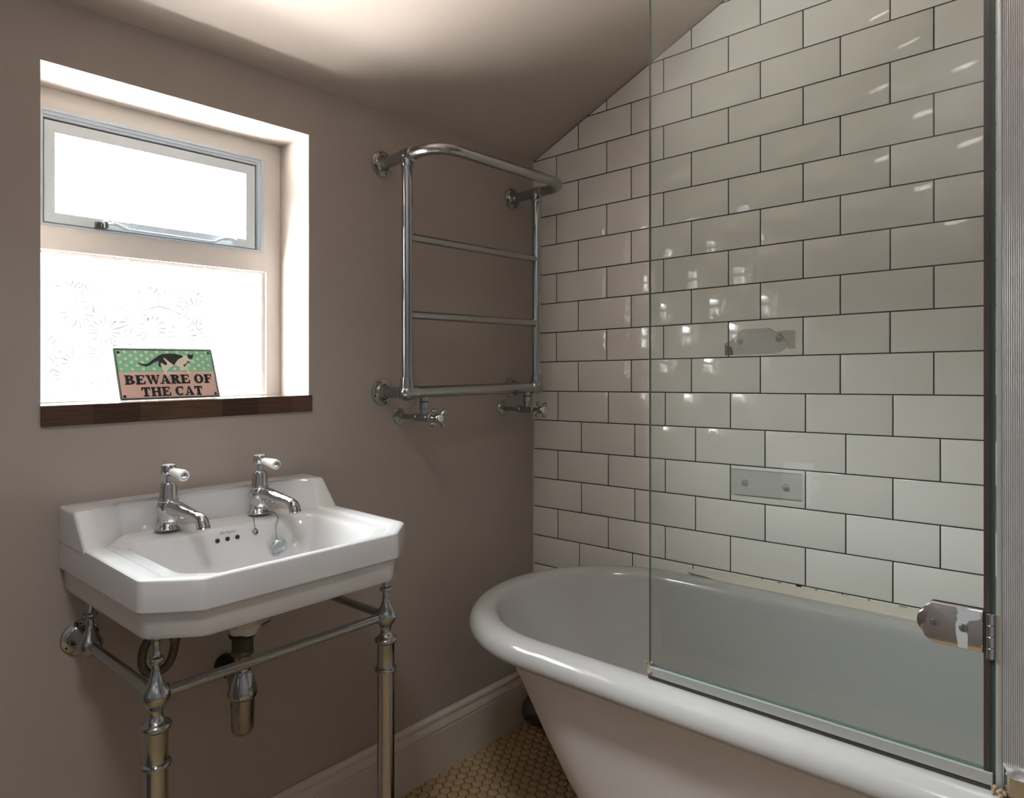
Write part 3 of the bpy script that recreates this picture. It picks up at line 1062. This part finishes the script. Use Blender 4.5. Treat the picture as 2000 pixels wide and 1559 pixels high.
bm = NB(); lathe(bm, [(.0070, .0575), (.0068, .0590), (.0045, .0605), (.0, .0612)], L0, ld, 20); obj('lever_tip', bm, M['tapchrome'], lev)
bm = NB(); lathe(bm, [(.0072, 0), (.0072, .0045), (.006, .005)], L0 - ld * .001, ld, 20); obj('lever_collar', bm, M['tapchrome'], lev)
dup(tap, 0.2000, 0.0, 'chrome tap with white lever and a plug chain round its base')

# ---- plug and its chain
RT = Vector((TX + 0.2000, TY, TZ))
plug = thing('plug_and_chain', 'green-tinged bead chain with chrome plug hanging into the basin', 'plug', (RT.x, -0.14, H - 0.345))


def chain(bm, pts, step=0.0036, r=0.0013):
    path = smoothpath(pts, 12)
    acc = 0
    last = path[0]
    bmesh.ops.create_icosphere(bm, subdivisions=1, radius=r, matrix=Matrix.Translation(last))
    for a, b in zip(path[:-1], path[1:]):
        acc += (b - a).length
        if acc >= step:
            acc = 0
            bmesh.ops.create_icosphere(bm, subdivisions=1, radius=r, matrix=Matrix.Translation(b))
    tube(bm, path, 0.00045, 5)


PLG = Vector((-1.0730, -0.1640, H - 0.3765))
ROS = Vector((-1.1160, -0.1440, H - 0.3400))
bm = NB()
chain(bm, [RT + Vector((.010, -.020, .004)), RT + Vector((.021, -.030, -.001)), RT + Vector((.0145, -.055, -.009)), Vector((RT.x + .005, -.146, H - .335)), PLG + Vector((-.001, .004, .014))])
chain(bm, [RT + Vector((-.018, -.012, .006)), RT + Vector((-.030, -.030, -.003)), RT + Vector((-.040, -.052, -.012)), ROS + Vector((0, 0, .006))])
obj('bead_chain', bm, simple('verdigris_chain', srgb(92, 108, 98), 0.35, metal=0.7), plug)
bm = NB()
torus(bm, ROS, (0.1, -1, 0.3), 0.0058, 0.0012, 20, 6)
torus(bm, ROS + Vector((0, -.001, -.0015)), (0.6, -1, 0.1), 0.0045, 0.0010, 18, 6)
sphere(bm, ROS + Vector((0, -.001, 0)), 0.0030, 12)
obj('split_ring', bm, M['dustchrome'], plug)
bm = NB()
pa = Vector((0.10, -0.80, -0.35)).normalized()
lathe(bm, [(.0, -.004), (.013, -.0038), (.0182, -.002), (.0190, .001), (.0186, .003), (.0165, .0042), (.0155, .0030), (.0130, .0030), (.006, .0036), (0, .0038)], PLG, pa, 26)
torus(bm, PLG + Vector((0, .002, .0105)), (1, 0.3, 0), 0.0045, 0.0009, 14, 6)
obj('plug', bm, simple('plug_chrome', (0.55, 0.62, 0.64, 1), 0.15, metal=1.0, rvar=0.2, nscale=60), plug)

# ================================================================ WASHSTAND
stand = thing('washstand', 'chrome washstand with turned legs and rails carrying the basin', 'washstand', (BXC, -0.22, 0))
SXC = -1.1783               # middle of the stand
LX, LY, LZ = 0.2327, -0.380, H - 0.5165
K = 0.000232
prof_leg = [(26, 410), (53, 407), (53, 399), (44, 391), (30, 380), (27, 360), (26, 285), (30, 272), (52, 262), (56, 248), (54, 238), (34, 228), (28, 215), (29, 170), (34, 140), (44, 105), (60, 80),
            (70, 68), (74, 60), (88, 42), (96, 15), (97, -5), (92, -35), (80, -58), (66, -75), (58, -90), (50, -110), (48, -135), (52, -160), (68, -182), (84, -192), (98, -200), (103, -210), (103, -222),
            (98, -234), (84, -243), (80, -250), (79, -460), (84, -464), (98, -470), (103, -482), (101, -494), (90, -502), (80, -506), (79, -520), (78, -2800), (95, -2830), (120, -2850), (122, -2990), (120, -3017)]
for sx in (-1, 1):
    x = SXC + sx * LX
    bm = NB()
    lathe(bm, [(r * K, h * K if h > -2700 else h * K) for r, h in prof_leg], (x, LY, LZ), seg=32)
    obj('leg', bm, M['chrome'], stand)
    # rear stub that hangs from the wall flange
    bm = NB()
    lathe(bm, [(26 * K, 410 * K), (27 * K, 285 * K), (32 * K, 272 * K), (54 * K, 262 * K), (56 * K, 248 * K), (34 * K, 230 * K), (28 * K, 215 * K), (29 * K, 160 * K), (40 * K, 120 * K), (60 * K, 85 * K),
               (74 * K, 60 * K), (90 * K, 38 * K), (97 * K, 0), (88 * K, -45 * K), (60 * K, -80 * K), (20 * K, -95 * K)], (x, -0.062, LZ), seg=26)
    obj('rear_support', bm, M['chrome'], stand)
    bm = NB()
    lathe(bm, [(.034, 0), (.0345, .002), (.033, .0045), (.026, .006), (.022, .0085), (.0195, .013), (.018, .022), (.0165, .03), (.016, .045)], (x, 0, LZ), (0, -1, 0), 30)
    fl_ = obj('wall_flange', bm, M['chrome'], stand)
    for a in (210, 90, 330):
        bm = NB(); lathe(bm, [(.0032, 0), (.003, .0008), (0.0, .0012)], (x + .0275 * cos(radians(a)), -.0048, LZ + .0275 * sin(radians(a))), (0, -1, 0), 10); obj('screw', bm, M['black'], fl_)
    bm = NB()
    cyl(bm, (x, -0.08, LZ), (x, LY + 0.016, LZ), 0.0092, 22)
    torus(bm, (x, -0.084, LZ), (0, 1, 0), 0.0096, 0.0024, 20, 6)
    obj('side_rail', bm, M['chrome'], stand)
bm = NB()
cyl(bm, (SXC - LX + .016, LY, LZ), (SXC + LX - .016, LY, LZ), 0.0090, 22)
for s in (-1, 1):
    lathe(bm, [(.0125, 0), (.012, .003), (.0090, .0045)], (SXC + s * (LX - .019), LY, LZ), (-s, 0, 0), 20)
obj('front_rail', bm, M['chrome'], stand)

# ================================================================ TRAP AND HOSES
TPX, TPY = BXC - 0.005, -0.22
trap = thing('bottle_trap', 'chrome bottle trap hanging under the middle of the basin', 'trap', (TPX, TPY, H - 0.73))
k2 = 1.392 / 1334
zz = lambda v: (H - 0.527) - (v - 1240) * k2 * 0.985
bm = NB()
lathe(bm, [(.0255, zz(1241)), (.0265, zz(1239)), (.0265, zz(1234)), (.022, zz(1232))], (TPX, TPY, 0), seg=24); obj('rubber_washer', bm, M['black'], trap)
bm = NB()
pf = [(.0205, zz(1240))]
v = 1242
while v < 1266:
    pf += [(.0200, zz(v)), (.0208, zz(v + .8)), (.0208, zz(v + 1.4)), (.0200, zz(v + 2.0))]
    v += 2.4
pf += [(.0215, zz(1267)), (.0222, zz(1270)), (.0218, zz(1275)), (.0185, zz(1279)), (.016, zz(1280))]
lathe(bm, pf, (TPX, TPY, 0), seg=24); obj('waste_thread', bm, M['brass'], trap)
bm = NB()
lathe(bm, [(.0150, zz(1276)), (.0150, zz(1312))], (TPX, TPY, 0), seg=24); obj('inlet_tube', bm, M['chrome'], trap)
bm = NB()
lathe(bm, [(.0165, zz(1309)), (.0185, zz(1313)), (.0215, zz(1320)), (.0260, zz(1335)), (.0288, zz(1348)), (.0292, zz(1354)), (.0285, zz(1358)), (.0250, zz(1361)), (.0238, zz(1363))], (TPX, TPY, 0), seg=32)
obj('trap_collar', bm, M['chrome'], trap)
bm = NB()
lathe(bm, [(.0236, zz(1361)), (.0236, zz(1364)), (.0225, zz(1395)), (.0215, zz(1420)), (.0200, zz(1427)), (.0160, zz(1432)), (.008, zz(1435)), (0, zz(1436))], (TPX, TPY, 0), seg=32)
obj('trap_cup', bm, M['dullchrome'], trap)
bm = NB()
tube(bm, fillet([(TPX - .004, TPY + .015, zz(1343)), (TPX + .010, TPY + .060, zz(1340)), (-1.116, -0.05, H - .668), (-1.116, 0.0, H - .668)], .02, 4), 0.0145, 16)
obj('outlet_pipe', bm, M['chrome'], trap)
bm = NB(); lathe(bm, [(.0245, 0), (.0250, .004), (.0245, .028), (.0215, .031), (.016, .031)], (-1.116, 0, H - .668), (0, -1, 0), 24); obj('wall_collar', bm, M['black'], trap)
bm = NB()
wa = Vector((0.72, -0.3, 0.25)).normalized()
lathe(bm, [(.004, 0), (.0045, .012), (.0075, .016), (.0085, .028), (.0078, .042), (.004, .046)], (TPX + .018, TPY, H - .518), (0.95, 0.1, 0.20), 14)
obj('drain_fixing', bm, M['brass'], trap)

hose = thing('flexible_hose', 'tarnished braided supply hose looping behind the left basin leg', 'hose', (-1.27, -0.085, H - 0.60))
bm = NB()
tube(bm, smoothpath([(-1.2700, -0.105, H - .4300), (-1.2690, -0.105, H - .5000), (-1.2700, -0.105, H - .5500), (-1.2810, -0.105, H - .5820), (-1.2990, -0.100, H - .5955), (-1.3170, -.095, H - .5950),
                     (-1.3270, -.090, H - .5760), (-1.3230, -.085, H - .5490), (-1.3080, -.080, H - .5250), (-1.2930, -.078, H - .480), (-1.2860, -.078, H - .430)], 8), 0.0085, 12)
obj('braid', bm, M['hose'], hose)
bm = NB()
lathe(bm, [(.0105, 0), (.011, .004), (.011, .020), (.009, .024)], (-1.2692, -0.105, H - .518), (0, 0, -1), 6)
obj('hose_nut', bm, M['brass'], hose)
bm = NB()
lathe(bm, [(.0100, 0), (.0115, .004), (.0115, .028), (.009, .032)], (-1.2970, -.0785, H - .498), (-0.35, -0.05, -0.93), 6)
obj('hose_nut', bm, M['dullchrome'], hose)

# ================================================================ TOWEL RADIATOR
XLp, XRp, YP = -0.6640, -0.1150, -0.110
ZT, ZB = H + 0.5890, H - 0.0525
rad_ = thing('towel_radiator', 'wall-mounted chrome towel rail radiator with bowed top rail in the corner', 'towel radiator', ((XLp + XRp) / 2, 0, H - 0.05))
RP = 0.0150
for x in (XLp, XRp):
    bm = NB(); cyl(bm, (x, YP, ZB + .02), (x, YP, ZT - .02), RP, 26); obj('post', bm, M['chrome'], rad_)
    bm = NB()      # top joint: ball tee with a neck ring
    sphere(bm, (x, YP, ZT), 0.0195, 24)
    lathe(bm, [(.0185, 0), (.0182, .022), (.0172, .030), (.0162, .031)], (x, YP, ZT), (0, 0, -1), 26)
    lathe(bm, [(.0185, 0), (.0180, .018), (.0165, .020)], (x, YP, ZT), (0, 1, 0), 26)
    lathe(bm, [(.0185, 0), (.0182, .018), (.0192, .0185), (.0192, .023), (.0165, .024)], (x, YP, ZT), (0, -1, 0), 26)
    obj('top_joint', bm, M['chrome'], rad_)
    s = 1 if x == XLp else -1
    bm = NB()
    sphere(bm, (x, YP, ZB), 0.0225, 24)
    lathe(bm, [(.0195, 0), (.0190, .026), (.0175, .040), (.0158, .041)], (x, YP, ZB), (0, 0, 1), 26)
    lathe(bm, [(.0205, 0), (.0200, .024), (.0190, .030), (.0165, .032)], (x, YP, ZB), (s, 0, 0), 26)
    lathe(bm, [(.0195, 0), (.0185, .024), (.0165, .028)], (x, YP, ZB), (0, 1, 0), 26)
    obj('bottom_joint', bm, M['chrome'], rad_)
    for z in (ZT, ZB):
        bm = NB()
        lathe(bm, [(.0355, 0), (.0362, .0015), (.0358, .004), (.0330, .0058), (.0240, .0065), (.0215, .009), (.0190, .016), (.0175, .024), (.0160, .027), (.0155, .03)], (x, 0, z), (0, -1, 0), 34)
        fo = obj('wall_flange', bm, M['dustchrome'], rad_)
        for a in (20, 110, 200, 290):
            bm = NB(); lathe(bm, [(.0030, 0), (.0028, .0008), (0, .001)], (x + .0292 * cos(radians(a)), -.0058, z + .0292 * sin(radians(a))), (0, -1, 0), 10)
            obj('screw_hole', bm, M['black'], fo)
        bm = NB(); cyl(bm, (x, -.02, z), (x, YP + .012, z), RP + .0008, 24); obj('wall_arm', bm, M['chrome'], rad_)
YO = -0.236
bm = NB()
tube(bm, fillet([(XLp, YP - .015, ZT), (XLp, YO, ZT), (XRp, YO, ZT), (XRp, YP - .015, ZT)], .085, 14), RP + .0004, 24)
obj('top_rail', bm, M['dustchrome'], rad_)
for z in (H + .3695, H + .1585):
    bm = NB(); cyl(bm, (XLp, YP, z), (XRp, YP, z), .0112, 22); obj('cross_rail', bm, M['dustchrome'], rad_)
bm = NB(); cyl(bm, (XLp + .01, YP, ZB), (XRp - .01, YP, ZB), .0165, 24); obj('bottom_rail', bm, M['dustchrome'], rad_)

VX, VZ = -0.602, H - 0.1235
val = thing('radiator_valve', 'chrome cross-head valve under the window end of the towel radiator', 'valve', (VX, 0, VZ), 'cross-head valves of the towel radiator')
bm = NB()
lathe(bm, [(.0235, 0), (.0238, .0015), (.022, .004), (.012, .006), (.009, .008)], (VX, 0, VZ), (0, -1, 0), 28); obj('wall_rose', bm, M['dustchrome'], val)
bm = NB(); cyl(bm, (VX, -.004, VZ), (VX, -.078, VZ), .0074, 18); obj('supply_pipe', bm, M['chrome'], val)
bm = NB()
lathe(bm, [(.0085, .070), (.0120, .0715), (.0125, .078), (.0115, .082), (.0105, .084), (.0118, .092), (.0128, .102), (.0128, .112), (.0112, .120), (.0098, .126), (.0108, .128), (.0108, .133), (.0075, .136),
           (.0070, .146), (.0055, .150), (.0052, .160)], (VX, 0, VZ), (0, -1, 0), 24)
lathe(bm, [(.0125, 0), (.0105, .014), (.0110, .022), (.0128, .024), (.0128, .042), (.0110, .043)], (VX, -.107, VZ), (0, 0, 1), 24)
lathe(bm, [(.0118, .0435), (.0118, .0600)], (VX, -.107, VZ), (0, 0, 1), 24)
obj('valve_body', bm, M['chrome'], val)
bm = NB(); lathe(bm, [(.0122, .0425), (.0122, .0450)], (VX, -.107, VZ), (0, 0, 1), 24); obj('washer', bm, M['black'], val)
bm = NB()
hc = Vector((VX, -.166, VZ))
lathe(bm, [(.0080, -.010), (.0115, -.006), (.0120, .004), (.0105, .009), (.0095, .010)], hc, (0, -1, 0), 22)
for q in range(4):
    a = radians(38 + 90 * q)
    d = Vector((cos(a), 0, sin(a)))
    lathe(bm, [(.0040, .008), (.0032, .012), (.0036, .016), (.0058, .021), (.0068, .0255), (.0058, .0300), (.002, .0322)], hc, d, 14)
ch = obj('cross_handle', bm, M['chrome'], val)
bm = NB(); lathe(bm, [(.0094, .0095), (.0094, .0115), (.0075, .0128), (0, .0132)], hc, (0, -1, 0), 22)
cap = obj('porcelain_cap', bm, M['porcelain'], ch, label='white porcelain cap')
bm = NB(); torus(bm, hc + Vector((0, -.0131, 0)), (0, 1, 0), .0030, .00045, 18, 5)
obj('printed_ring', bm, M['ink'], cap)
dup(val, 0.4405, 0.0, 'chrome cross-head valve under the tiled-wall end of the towel radiator')

# ================================================================ BATH
BCX = -0.3730
bath = thing('roll_top_bath', 'white freestanding roll-top bath against the tiled wall', 'bath', (BCX, -1.0, 0))


def bl(r, yc, z, rb=None, ycB=None):
    ycB = ycB if ycB is not None else -1.52
    pts = []
    for k in range(37):
        a = pi * k / 36
        pts.append((BCX + r * cos(a), yc + r * sin(a), z))
    for k in range(1, 12):
        t = k / 12
        pts.append((BCX - r, yc + (ycB - yc) * t, z))
    for k in range(25):
        a = pi + pi * k / 24
        pts.append((BCX + r * cos(a), ycB + r * sin(a), z))
    for k in range(1, 12):
        t = k / 12
        pts.append((BCX + r, ycB + (yc - ycB) * t, z))
    return pts


Y0 = -0.578
inner = [(.06, -.92, -1.045), (.14, -.86, -1.04), (.195, -.80, -1.015), (.232, -.745, -.95), (.255, -.695, -.86), (.275, -.645, -.76), (.286, -.605, -.68), (.291, -.588, -.640)]
rim = [(.2925, Y0 - .004, -.624), (.2955, Y0, -.611), (.301, Y0, -.603), (.309, Y0, -.5985), (.320, Y0, -.5962), (.331, Y0, -.5958), (.342, Y0, -.5975), (.352, Y0, -.6015), (.3605, Y0, -.6080), (.3665, Y0, -.6165),
       (.3695, Y0, -.6260), (.3695, Y0, -.6345), (.3665, Y0, -.6420), (.3600, Y0, -.6475), (.350, Y0, -.6495), (.338, Y0, -.6470), (.326, Y0, -.6440), (.314, Y0, -.6440)]
outer = [(.304, Y0 - .005, -.650), (.300, -.595, -.665), (.292, -.645, -.745), (.280, -.70, -.85), (.266, -.755, -.95), (.252, -.80, -1.02), (.225, -.85, -1.085), (.18, -.90, -1.125), (.10, -.96, -1.145), (.04, -1.0, -1.148)]


def ring(p):
    return bl(p[0], p[1], H + p[2], ycB=-1.52 + (p[1] - Y0) * -0.25)


bm = NB()
loops(bm, [ring(p) for p in inner + rim[:10]], cap0=True)
loops(bm, [ring(p) for p in rim[9:] ])
loops(bm, [ring(rim[-1])] + [ring(p) for p in outer], cap1=True, mi=1)
bmesh.ops.remove_doubles(bm, verts=bm.verts, dist=1e-6)
obj('bath_shell', bm, [M['enamel'], M['bath_out']], bath, ang=50)
for fx in (-.16, .16):
    for fy in (-.95, -1.55):
        bm = NB()
        lathe(bm, [(.030, 0), (.034, .01), (.024, .03), (.020, .05), (.032, .085), (.045, .12)], (BCX + fx, fy, 0), seg=18)
        obj('foot', bm, M['dullchrome'], bath)
# sealant between rim and tiles
bm = NB()
random.seed(3)
pts = []
for k in range(60):
    y = -0.70 - k * 0.0205
    pts.append((-0.005, y, H - 0.5935 + random.uniform(-.001, .001)))
sec = [(-0.0013, 0.016), (-0.003, 0.0165), (-0.008, 0.008), (-0.016, 0.001), (-0.024, -0.006), (-0.0013, -0.020)]
rings = []
for k in range(60):
    y = -0.600 - k * 0.0205
    t = min(1, k / 6)
    j = random.uniform(-.0008, .0008)
    rings.append([(dx * (0.35 + 0.65 * t), y, H - 0.5955 + (dz * (0.4 + 0.6 * t)) + j) for dx, dz in sec])
loops(bm, rings, cap0=True, cap1=True)
obj('sealant_bead', bm, M['caulk'], bath, label='cream sealant bead along the tiles')
for (y, l, h_) in ((-0.915, .014, .005), (-0.865, .010, .0018), (-0.96, .006, .0018), (-1.03, .016, .0013), (-1.085, .006, .0020), (-1.16, .018, .0010), (-1.20, .012, .0010)):
    bm = NB()
    box(bm, -0.0036, -0.0013, y - l / 2, y + l / 2, H - 0.5800, H - 0.5800 + h_)
    obj('dark_chip', bm, M['black'], bath, ang=0)

# soil pipe on the floor in the corner
wp_ = thing('waste_pipe', 'short dark pipe on the floor behind the bath end', 'pipe', (-0.075, -0.1, 0))
bm = NB()
lathe(bm, [(.020, 0.0), (.040, .004), (.046, .010), (.047, .020), (.047, .075), (.0435, .080), (.043, .60)], (-0.052, -0.022, 0.053), (0, -1, 0), 32)
obj('pipe_run', bm, M['pipe'], wp_)
bm = NB(); torus(bm, (-0.052, -0.100, 0.053), (0, 1, 0), 0.0440, 0.0035, 30, 8); obj('pipe_collar', bm, M['pipe'], wp_)

# ================================================================ BATH SCREEN
GX = -0.690
GY0, GY1, GZ0, GZ1 = -0.8710, -1.4140, H - 0.570, H + 0.99
scr = thing('bath_screen', 'frameless clear glass bath screen standing on the bath rim', 'shower screen', (GX, -1.14, H - 0.5955))
bm = NB(); box(bm, GX - .003, GX + .003, GY1, GY0, GZ0, GZ1)
obj('glass_pane', bm, M['screenglass'], scr, ang=0)
bm = NB()
box(bm, GX - .0031, GX + .0031, GY0, GY0 + 0.0007, GZ0, GZ1)
box(bm, GX - .0031, GX + .0031, GY1, GY0, GZ0 - .0002, GZ0 + .0010)
obj('polished_edge', bm, simple('polished_glass_edge', srgb(88, 110, 98), 0.2), scr, ang=0)
bm = NB()
box(bm, GX - .0080, GX + .0070, GY1 - .0035, GY0 - .002, GZ0 - .0185, GZ0 - .001, .0012)
obj('bottom_channel', bm, M['alu'], scr, ang=0)
bm = NB()
box(bm, GX - .0060, GX + .0050, GY1, GY0 + .001, GZ0 - .0250, GZ0 - .0180)
obj('drip_seal', bm, M['seal'], scr, ang=0)
bm = NB()
for k in range(26):
    random.seed(k)
    t = random.random()
    p = Vector((GX - .006 + random.uniform(-.004, .006), GY0 + .004 - random.random() * .012, GZ0 - .016 + random.random() * .022))
    sphere(bm, p, random.uniform(.0016, .0034), 8)
obj('grimy_sealant', bm, M['grime'], scr)
bm = NB()
box(bm, GX - .0050, GX + .0050, -1.4140, -1.4065, GZ0 - .002, GZ1)
obj('side_seal', bm, M['seal'], scr, ang=0)
bm = NB()
box(bm, GX - .0040, GX + .0040, -1.4195, -1.4140, GZ0 - .018, GZ1)
obj('hinge_side_edge', bm, M['glassedge'], scr, ang=0)
# hinge
bm = NB()
hz0, hz1 = H - 0.4055, H - 0.3455
zm = (hz0 + hz1) / 2
half = [(-1.4063, .0297), (-1.3440, .0297), (-1.3400, .0262), (-1.3380, .0215), (-1.3360, .0190), (-1.3335, .0175), (-1.3300, .0150), (-1.3268, .0110), (-1.3250, .0060), (-1.3243, 0.0)]
poly = half + [(y, -z) for y, z in half[::-1][1:]]
prism(bm, [(y, z) for y, z in poly], (GX - .003, 0, zm), (0, 1, 0), (0, 0, 1), (-1, 0, 0), 0.0065, bev=0.0022)
hinge = obj('hinge_plate', bm, simple('hinge_chrome', (0.86, 0.84, 0.84, 1), 0.07, metal=1.0), scr, ang=30)
bm = NB()
prism(bm, [(y, z) for y, z in poly], (GX + .003, 0, zm), (0, 1, 0), (0, 0, 1), (1, 0, 0), 0.0045, bev=0.0012)
obj('hinge_back_plate', bm, M['tapchrome'], scr, ang=30)
for y in (-1.3480, -1.3830):
    bm = NB()
    c = Vector((GX - .0094, y, zm + .0005))
    lathe(bm, [(.0050, 0), (.0050, .0008), (.0046, .0012), (0, .0013)], c, (-1, 0, 0), 24)
    sc_ = obj('hinge_screw', bm, M['tapchrome'], hinge)
    bm = NB()
    torus(bm, c + Vector((-.0004, 0, 0)), (1, 0, 0), .0053, .0004, 26, 5)
    box(bm, c.x - .0016, c.x - .0012, c.y - .0005, c.y + .0005, c.z - .0044, c.z + .0044)
    obj('screw_slot', bm, M['seal'], sc_, ang=0)
bm = NB()  # pale irregular streak down the hinge plate
rng = [(-1.3750, .0288), (-1.3765, .020), (-1.3745, .016), (-1.3760, .012), (-1.3735, .004), (-1.3740, -.008), (-1.3770, -.0285), (-1.3880, -.0285), (-1.3885, -.010), (-1.3850, .004), (-1.3900, .012), (-1.3990, .0145), (-1.4040, .018), (-1.4035, .0288)]
prism(bm, rng, (GX - .00952, 0, zm), (0, 1, 0), (0, 0, 1), (-1, 0, 0), 0.0001)
obj('hinge_streak', bm, M['pale_streak'], hinge, ang=0)
zk = [H - .3480, H - .3640, H - .3800, H - .3960, H - .4120]
for k in range(4):
    bm = NB()
    lathe(bm, [(.0048, 0), (.0053, .0006), (.0053, .0150), (.0048, .0156)], (GX - .0055, -1.4140, zk[k + 1]), (0, 0, 1), 22)
    obj('hinge_knuckle', bm, M['tapchrome'], scr)
bm = NB(); box(bm, GX - .0040, GX + .002, -1.4235, -1.4180, H - .4110, H - .3490, .0006); obj('hinge_leaf', bm, M['tapchrome'], scr, ang=0)

# ---- ribbed aluminium wall post
post = thing('ribbed_screen_post', 'ribbed aluminium post at the right edge holding the screen hinge', 'post', (GX, -1.47, H - 0.5955))
PY0, PY1 = -1.4210, -1.5400
pz0, pz1 = H - 0.5965, zc(-1.47) - 0.005
bm = NB()
box(bm, GX - .006, GX + .05, PY0 - .0070, PY0, pz0, pz1, .0012)
obj('edge_strip', bm, M['alu'], post, ang=30)
bm = NB()
pitch = 0.00246
pts = []
y = PY0 - .0070
while y > PY1:
    for t, d in ((0, 0), (.18, .0009), (.5, .0013), (.82, .0009)):
        pts.append((GX - .0045 - d, y - pitch * t))
    y -= pitch
rings = [[(x, y, z) for x, y in pts] + [(GX + .05, pts[-1][1], z), (GX + .05, pts[0][1], z)] for z in (pz0, pz1)]
loops(bm, rings, cap0=True, cap1=True)
obj('ribbed_face', bm, M['alurib'], post, ang=60)
bm = NB()
o4 = [(PY0 - .0078, H - .5520), (PY0 - .0600, H - .5520), (PY0 - .0600, H - .6000), (PY0 - .0078, H - .6000)]
i4 = [(PY0 - .0155, H - .5650), (PY0 - .0530, H - .5650), (PY0 - .0530, H - .5900), (PY0 - .0155, H - .5900)]
loops(bm, [[(GX - .0040, y, z) for y, z in o4], [(GX - .0070, y, z) for y, z in o4], [(GX - .0170, y, z) for y, z in i4]], cap0=True, cap1=True)
obj('bevelled_foot', bm, M['tapchrome'], post, ang=0)
bm = NB()
for k in range(30):
    random.seed(100 + k)
    p = Vector((GX - .004 + random.uniform(-.012, .004), PY0 + .004 - random.random() * .018, H - .5975 + random.random() * .009))
    sphere(bm, p, random.uniform(.0018, .0040), 8)
obj('grimy_sealant', bm, M['grime'], post)

# ---- partition the post is fixed to (its end is hidden by the post)
bm = NB(); box(bm, GX + .051, -0.0, -1.53, -1.4245, H - .560, zc(-1.5) - .01)
obj('wall_partition', bm, M['pink'], kind='structure', ang=0)

# ================================================================ LEFT-OVER ADHESIVE PLATES ON THE TILES
XT = -0.0016


def pad(name, label, poly, z_extra, circles, stains, smear):
    ys = [p[0] for p in poly]; zs_ = [p[1] for p in poly]
    t = thing(name, label, 'adhesive plate', (0, sum(ys) / len(ys), H + min(zs_)), 'old adhesive plates on the tiles')
    bm = NB()
    prism(bm, poly, (XT, 0, H), (0, 1, 0), (0, 0, 1), (-1, 0, 0), 0.0016)
    obj('clear_plate', bm, M['acrylic'], t, ang=0)
    for (y, z) in circles:
        bm = NB()
        torus(bm, (XT - .0018, y, H + z), (1, 0, 0), .0088, .0005, 26, 5)
        for q in (-.003, .0, .003):
            box(bm, XT - .0021, XT - .0017, y - .006, y + .006, H + z - .001 + q * .9 - .0006, H + z - .001 + q * .9 + .0003)
        obj('round_sticker', bm, M['smear'], t, ang=0)
    for pl_ in stains:
        bm = NB(); prism(bm, pl_, (XT - .0001, 0, H), (0, 1, 0), (0, 0, 1), (-1, 0, 0), 0.0019); obj('glue_stain', bm, M['stain'], t, ang=0)
    for pl_ in smear:
        bm = NB()
        tube(bm, [(XT - .0016, y, H + z) for y, z in pl_], .0006, 5)
        obj('plate_edge', bm, M['smear'], t)
    return t


pA = [(-.7115, .0370), (-.7115, .0700), (-.7260, .0755), (-.7420, .0870), (-.7520, .1000), (-.7680, .1085), (-.8350, .1085), (-.8560, .0960), (-.8700, .0890), (-.8830, .0700), (-.8880, .0560), (-.8720, .0440), (-.8480, .0380)]
pad('adhesive_plate', 'torn clear adhesive plate stuck on a tile, the upper of two', pA, 0, [(-.7540, .0760), (-.8640, .0790)],
    [[(-.8850, .100), (-.8600, .0980), (-.8820, .0720), (-.8900, .0500), (-.9060, .0500), (-.9060, .0980)], [(-.7125, .0380), (-.7125, .066), (-.7300, .060), (-.7360, .038)]],
    [[(-.7115, .0380), (-.7115, .0700), (-.7260, .0755), (-.7420, .0870), (-.7520, .1000), (-.7680, .1085)], [(-.8350, .1085), (-.8560, .0960), (-.8700, .0910)]])
pB = [(-.7275, -.2830), (-.9250, -.2820), (-.9250, -.3530), (-.7275, -.3560)]
pad('adhesive_plate', 'clear rectangular adhesive plate with rusty lower edge, the lower of two', pB, 0, [(-.7690, -.3200), (-.8820, -.3210)],
    [[(-.74, -.3535), (-.9225, -.3515), (-.9225, -.3550), (-.74, -.3562)], [(-.875, -.324), (-.890, -.324), (-.888, -.331), (-.877, -.331)]], [[(-.7275, -.2830), (-.9250, -.2820)]])

# ================================================================ THINGS ON THE WALL OPPOSITE (seen only mirrored in the glass)
tr_ = thing('toilet_roll', 'white toilet roll on the far side wall, mirrored in the screen', 'toilet roll', (RX0 + 0.075, -0.66, H - 0.44))
bm = NB()
rc = Vector((RX0 + .075, -.60, H - .385))
x_, y_, z_ = basis((0, -1, 0))
rings = []
for r, h in ((.020, 0), (.055, 0), (.055, .105), (.020, .105), (.020, 0)):
    rings.append([rc + z_ * h + x_ * (r * cos(2 * pi * i / 32)) + y_ * (r * sin(2 * pi * i / 32)) for i in range(32)])
loops(bm, rings)
box(bm, rc.x + .0535, rc.x + .0550, rc.y - .105, rc.y, rc.z - .09, rc.z)
obj('paper_roll', bm, M['paper'], tr_)
hd = thing('toilet_roll_holder', 'chrome toilet roll holder arm on the far side wall', 'holder', (RX0, -0.57, H - 0.385))
bm = NB()
lathe(bm, [(.025, 0), (.025, .006), (.012, .012), (.009, .02)], (RX0, -.570, H - .385), (1, 0, 0), 20)
tube(bm, fillet([(RX0 + .01, -.570, H - .385), (RX0 + .075, -.570, H - .385), (RX0 + .075, -.72, H - .385)], .02, 5), .007, 12)
obj('holder_arm', bm, M['chrome'], hd)
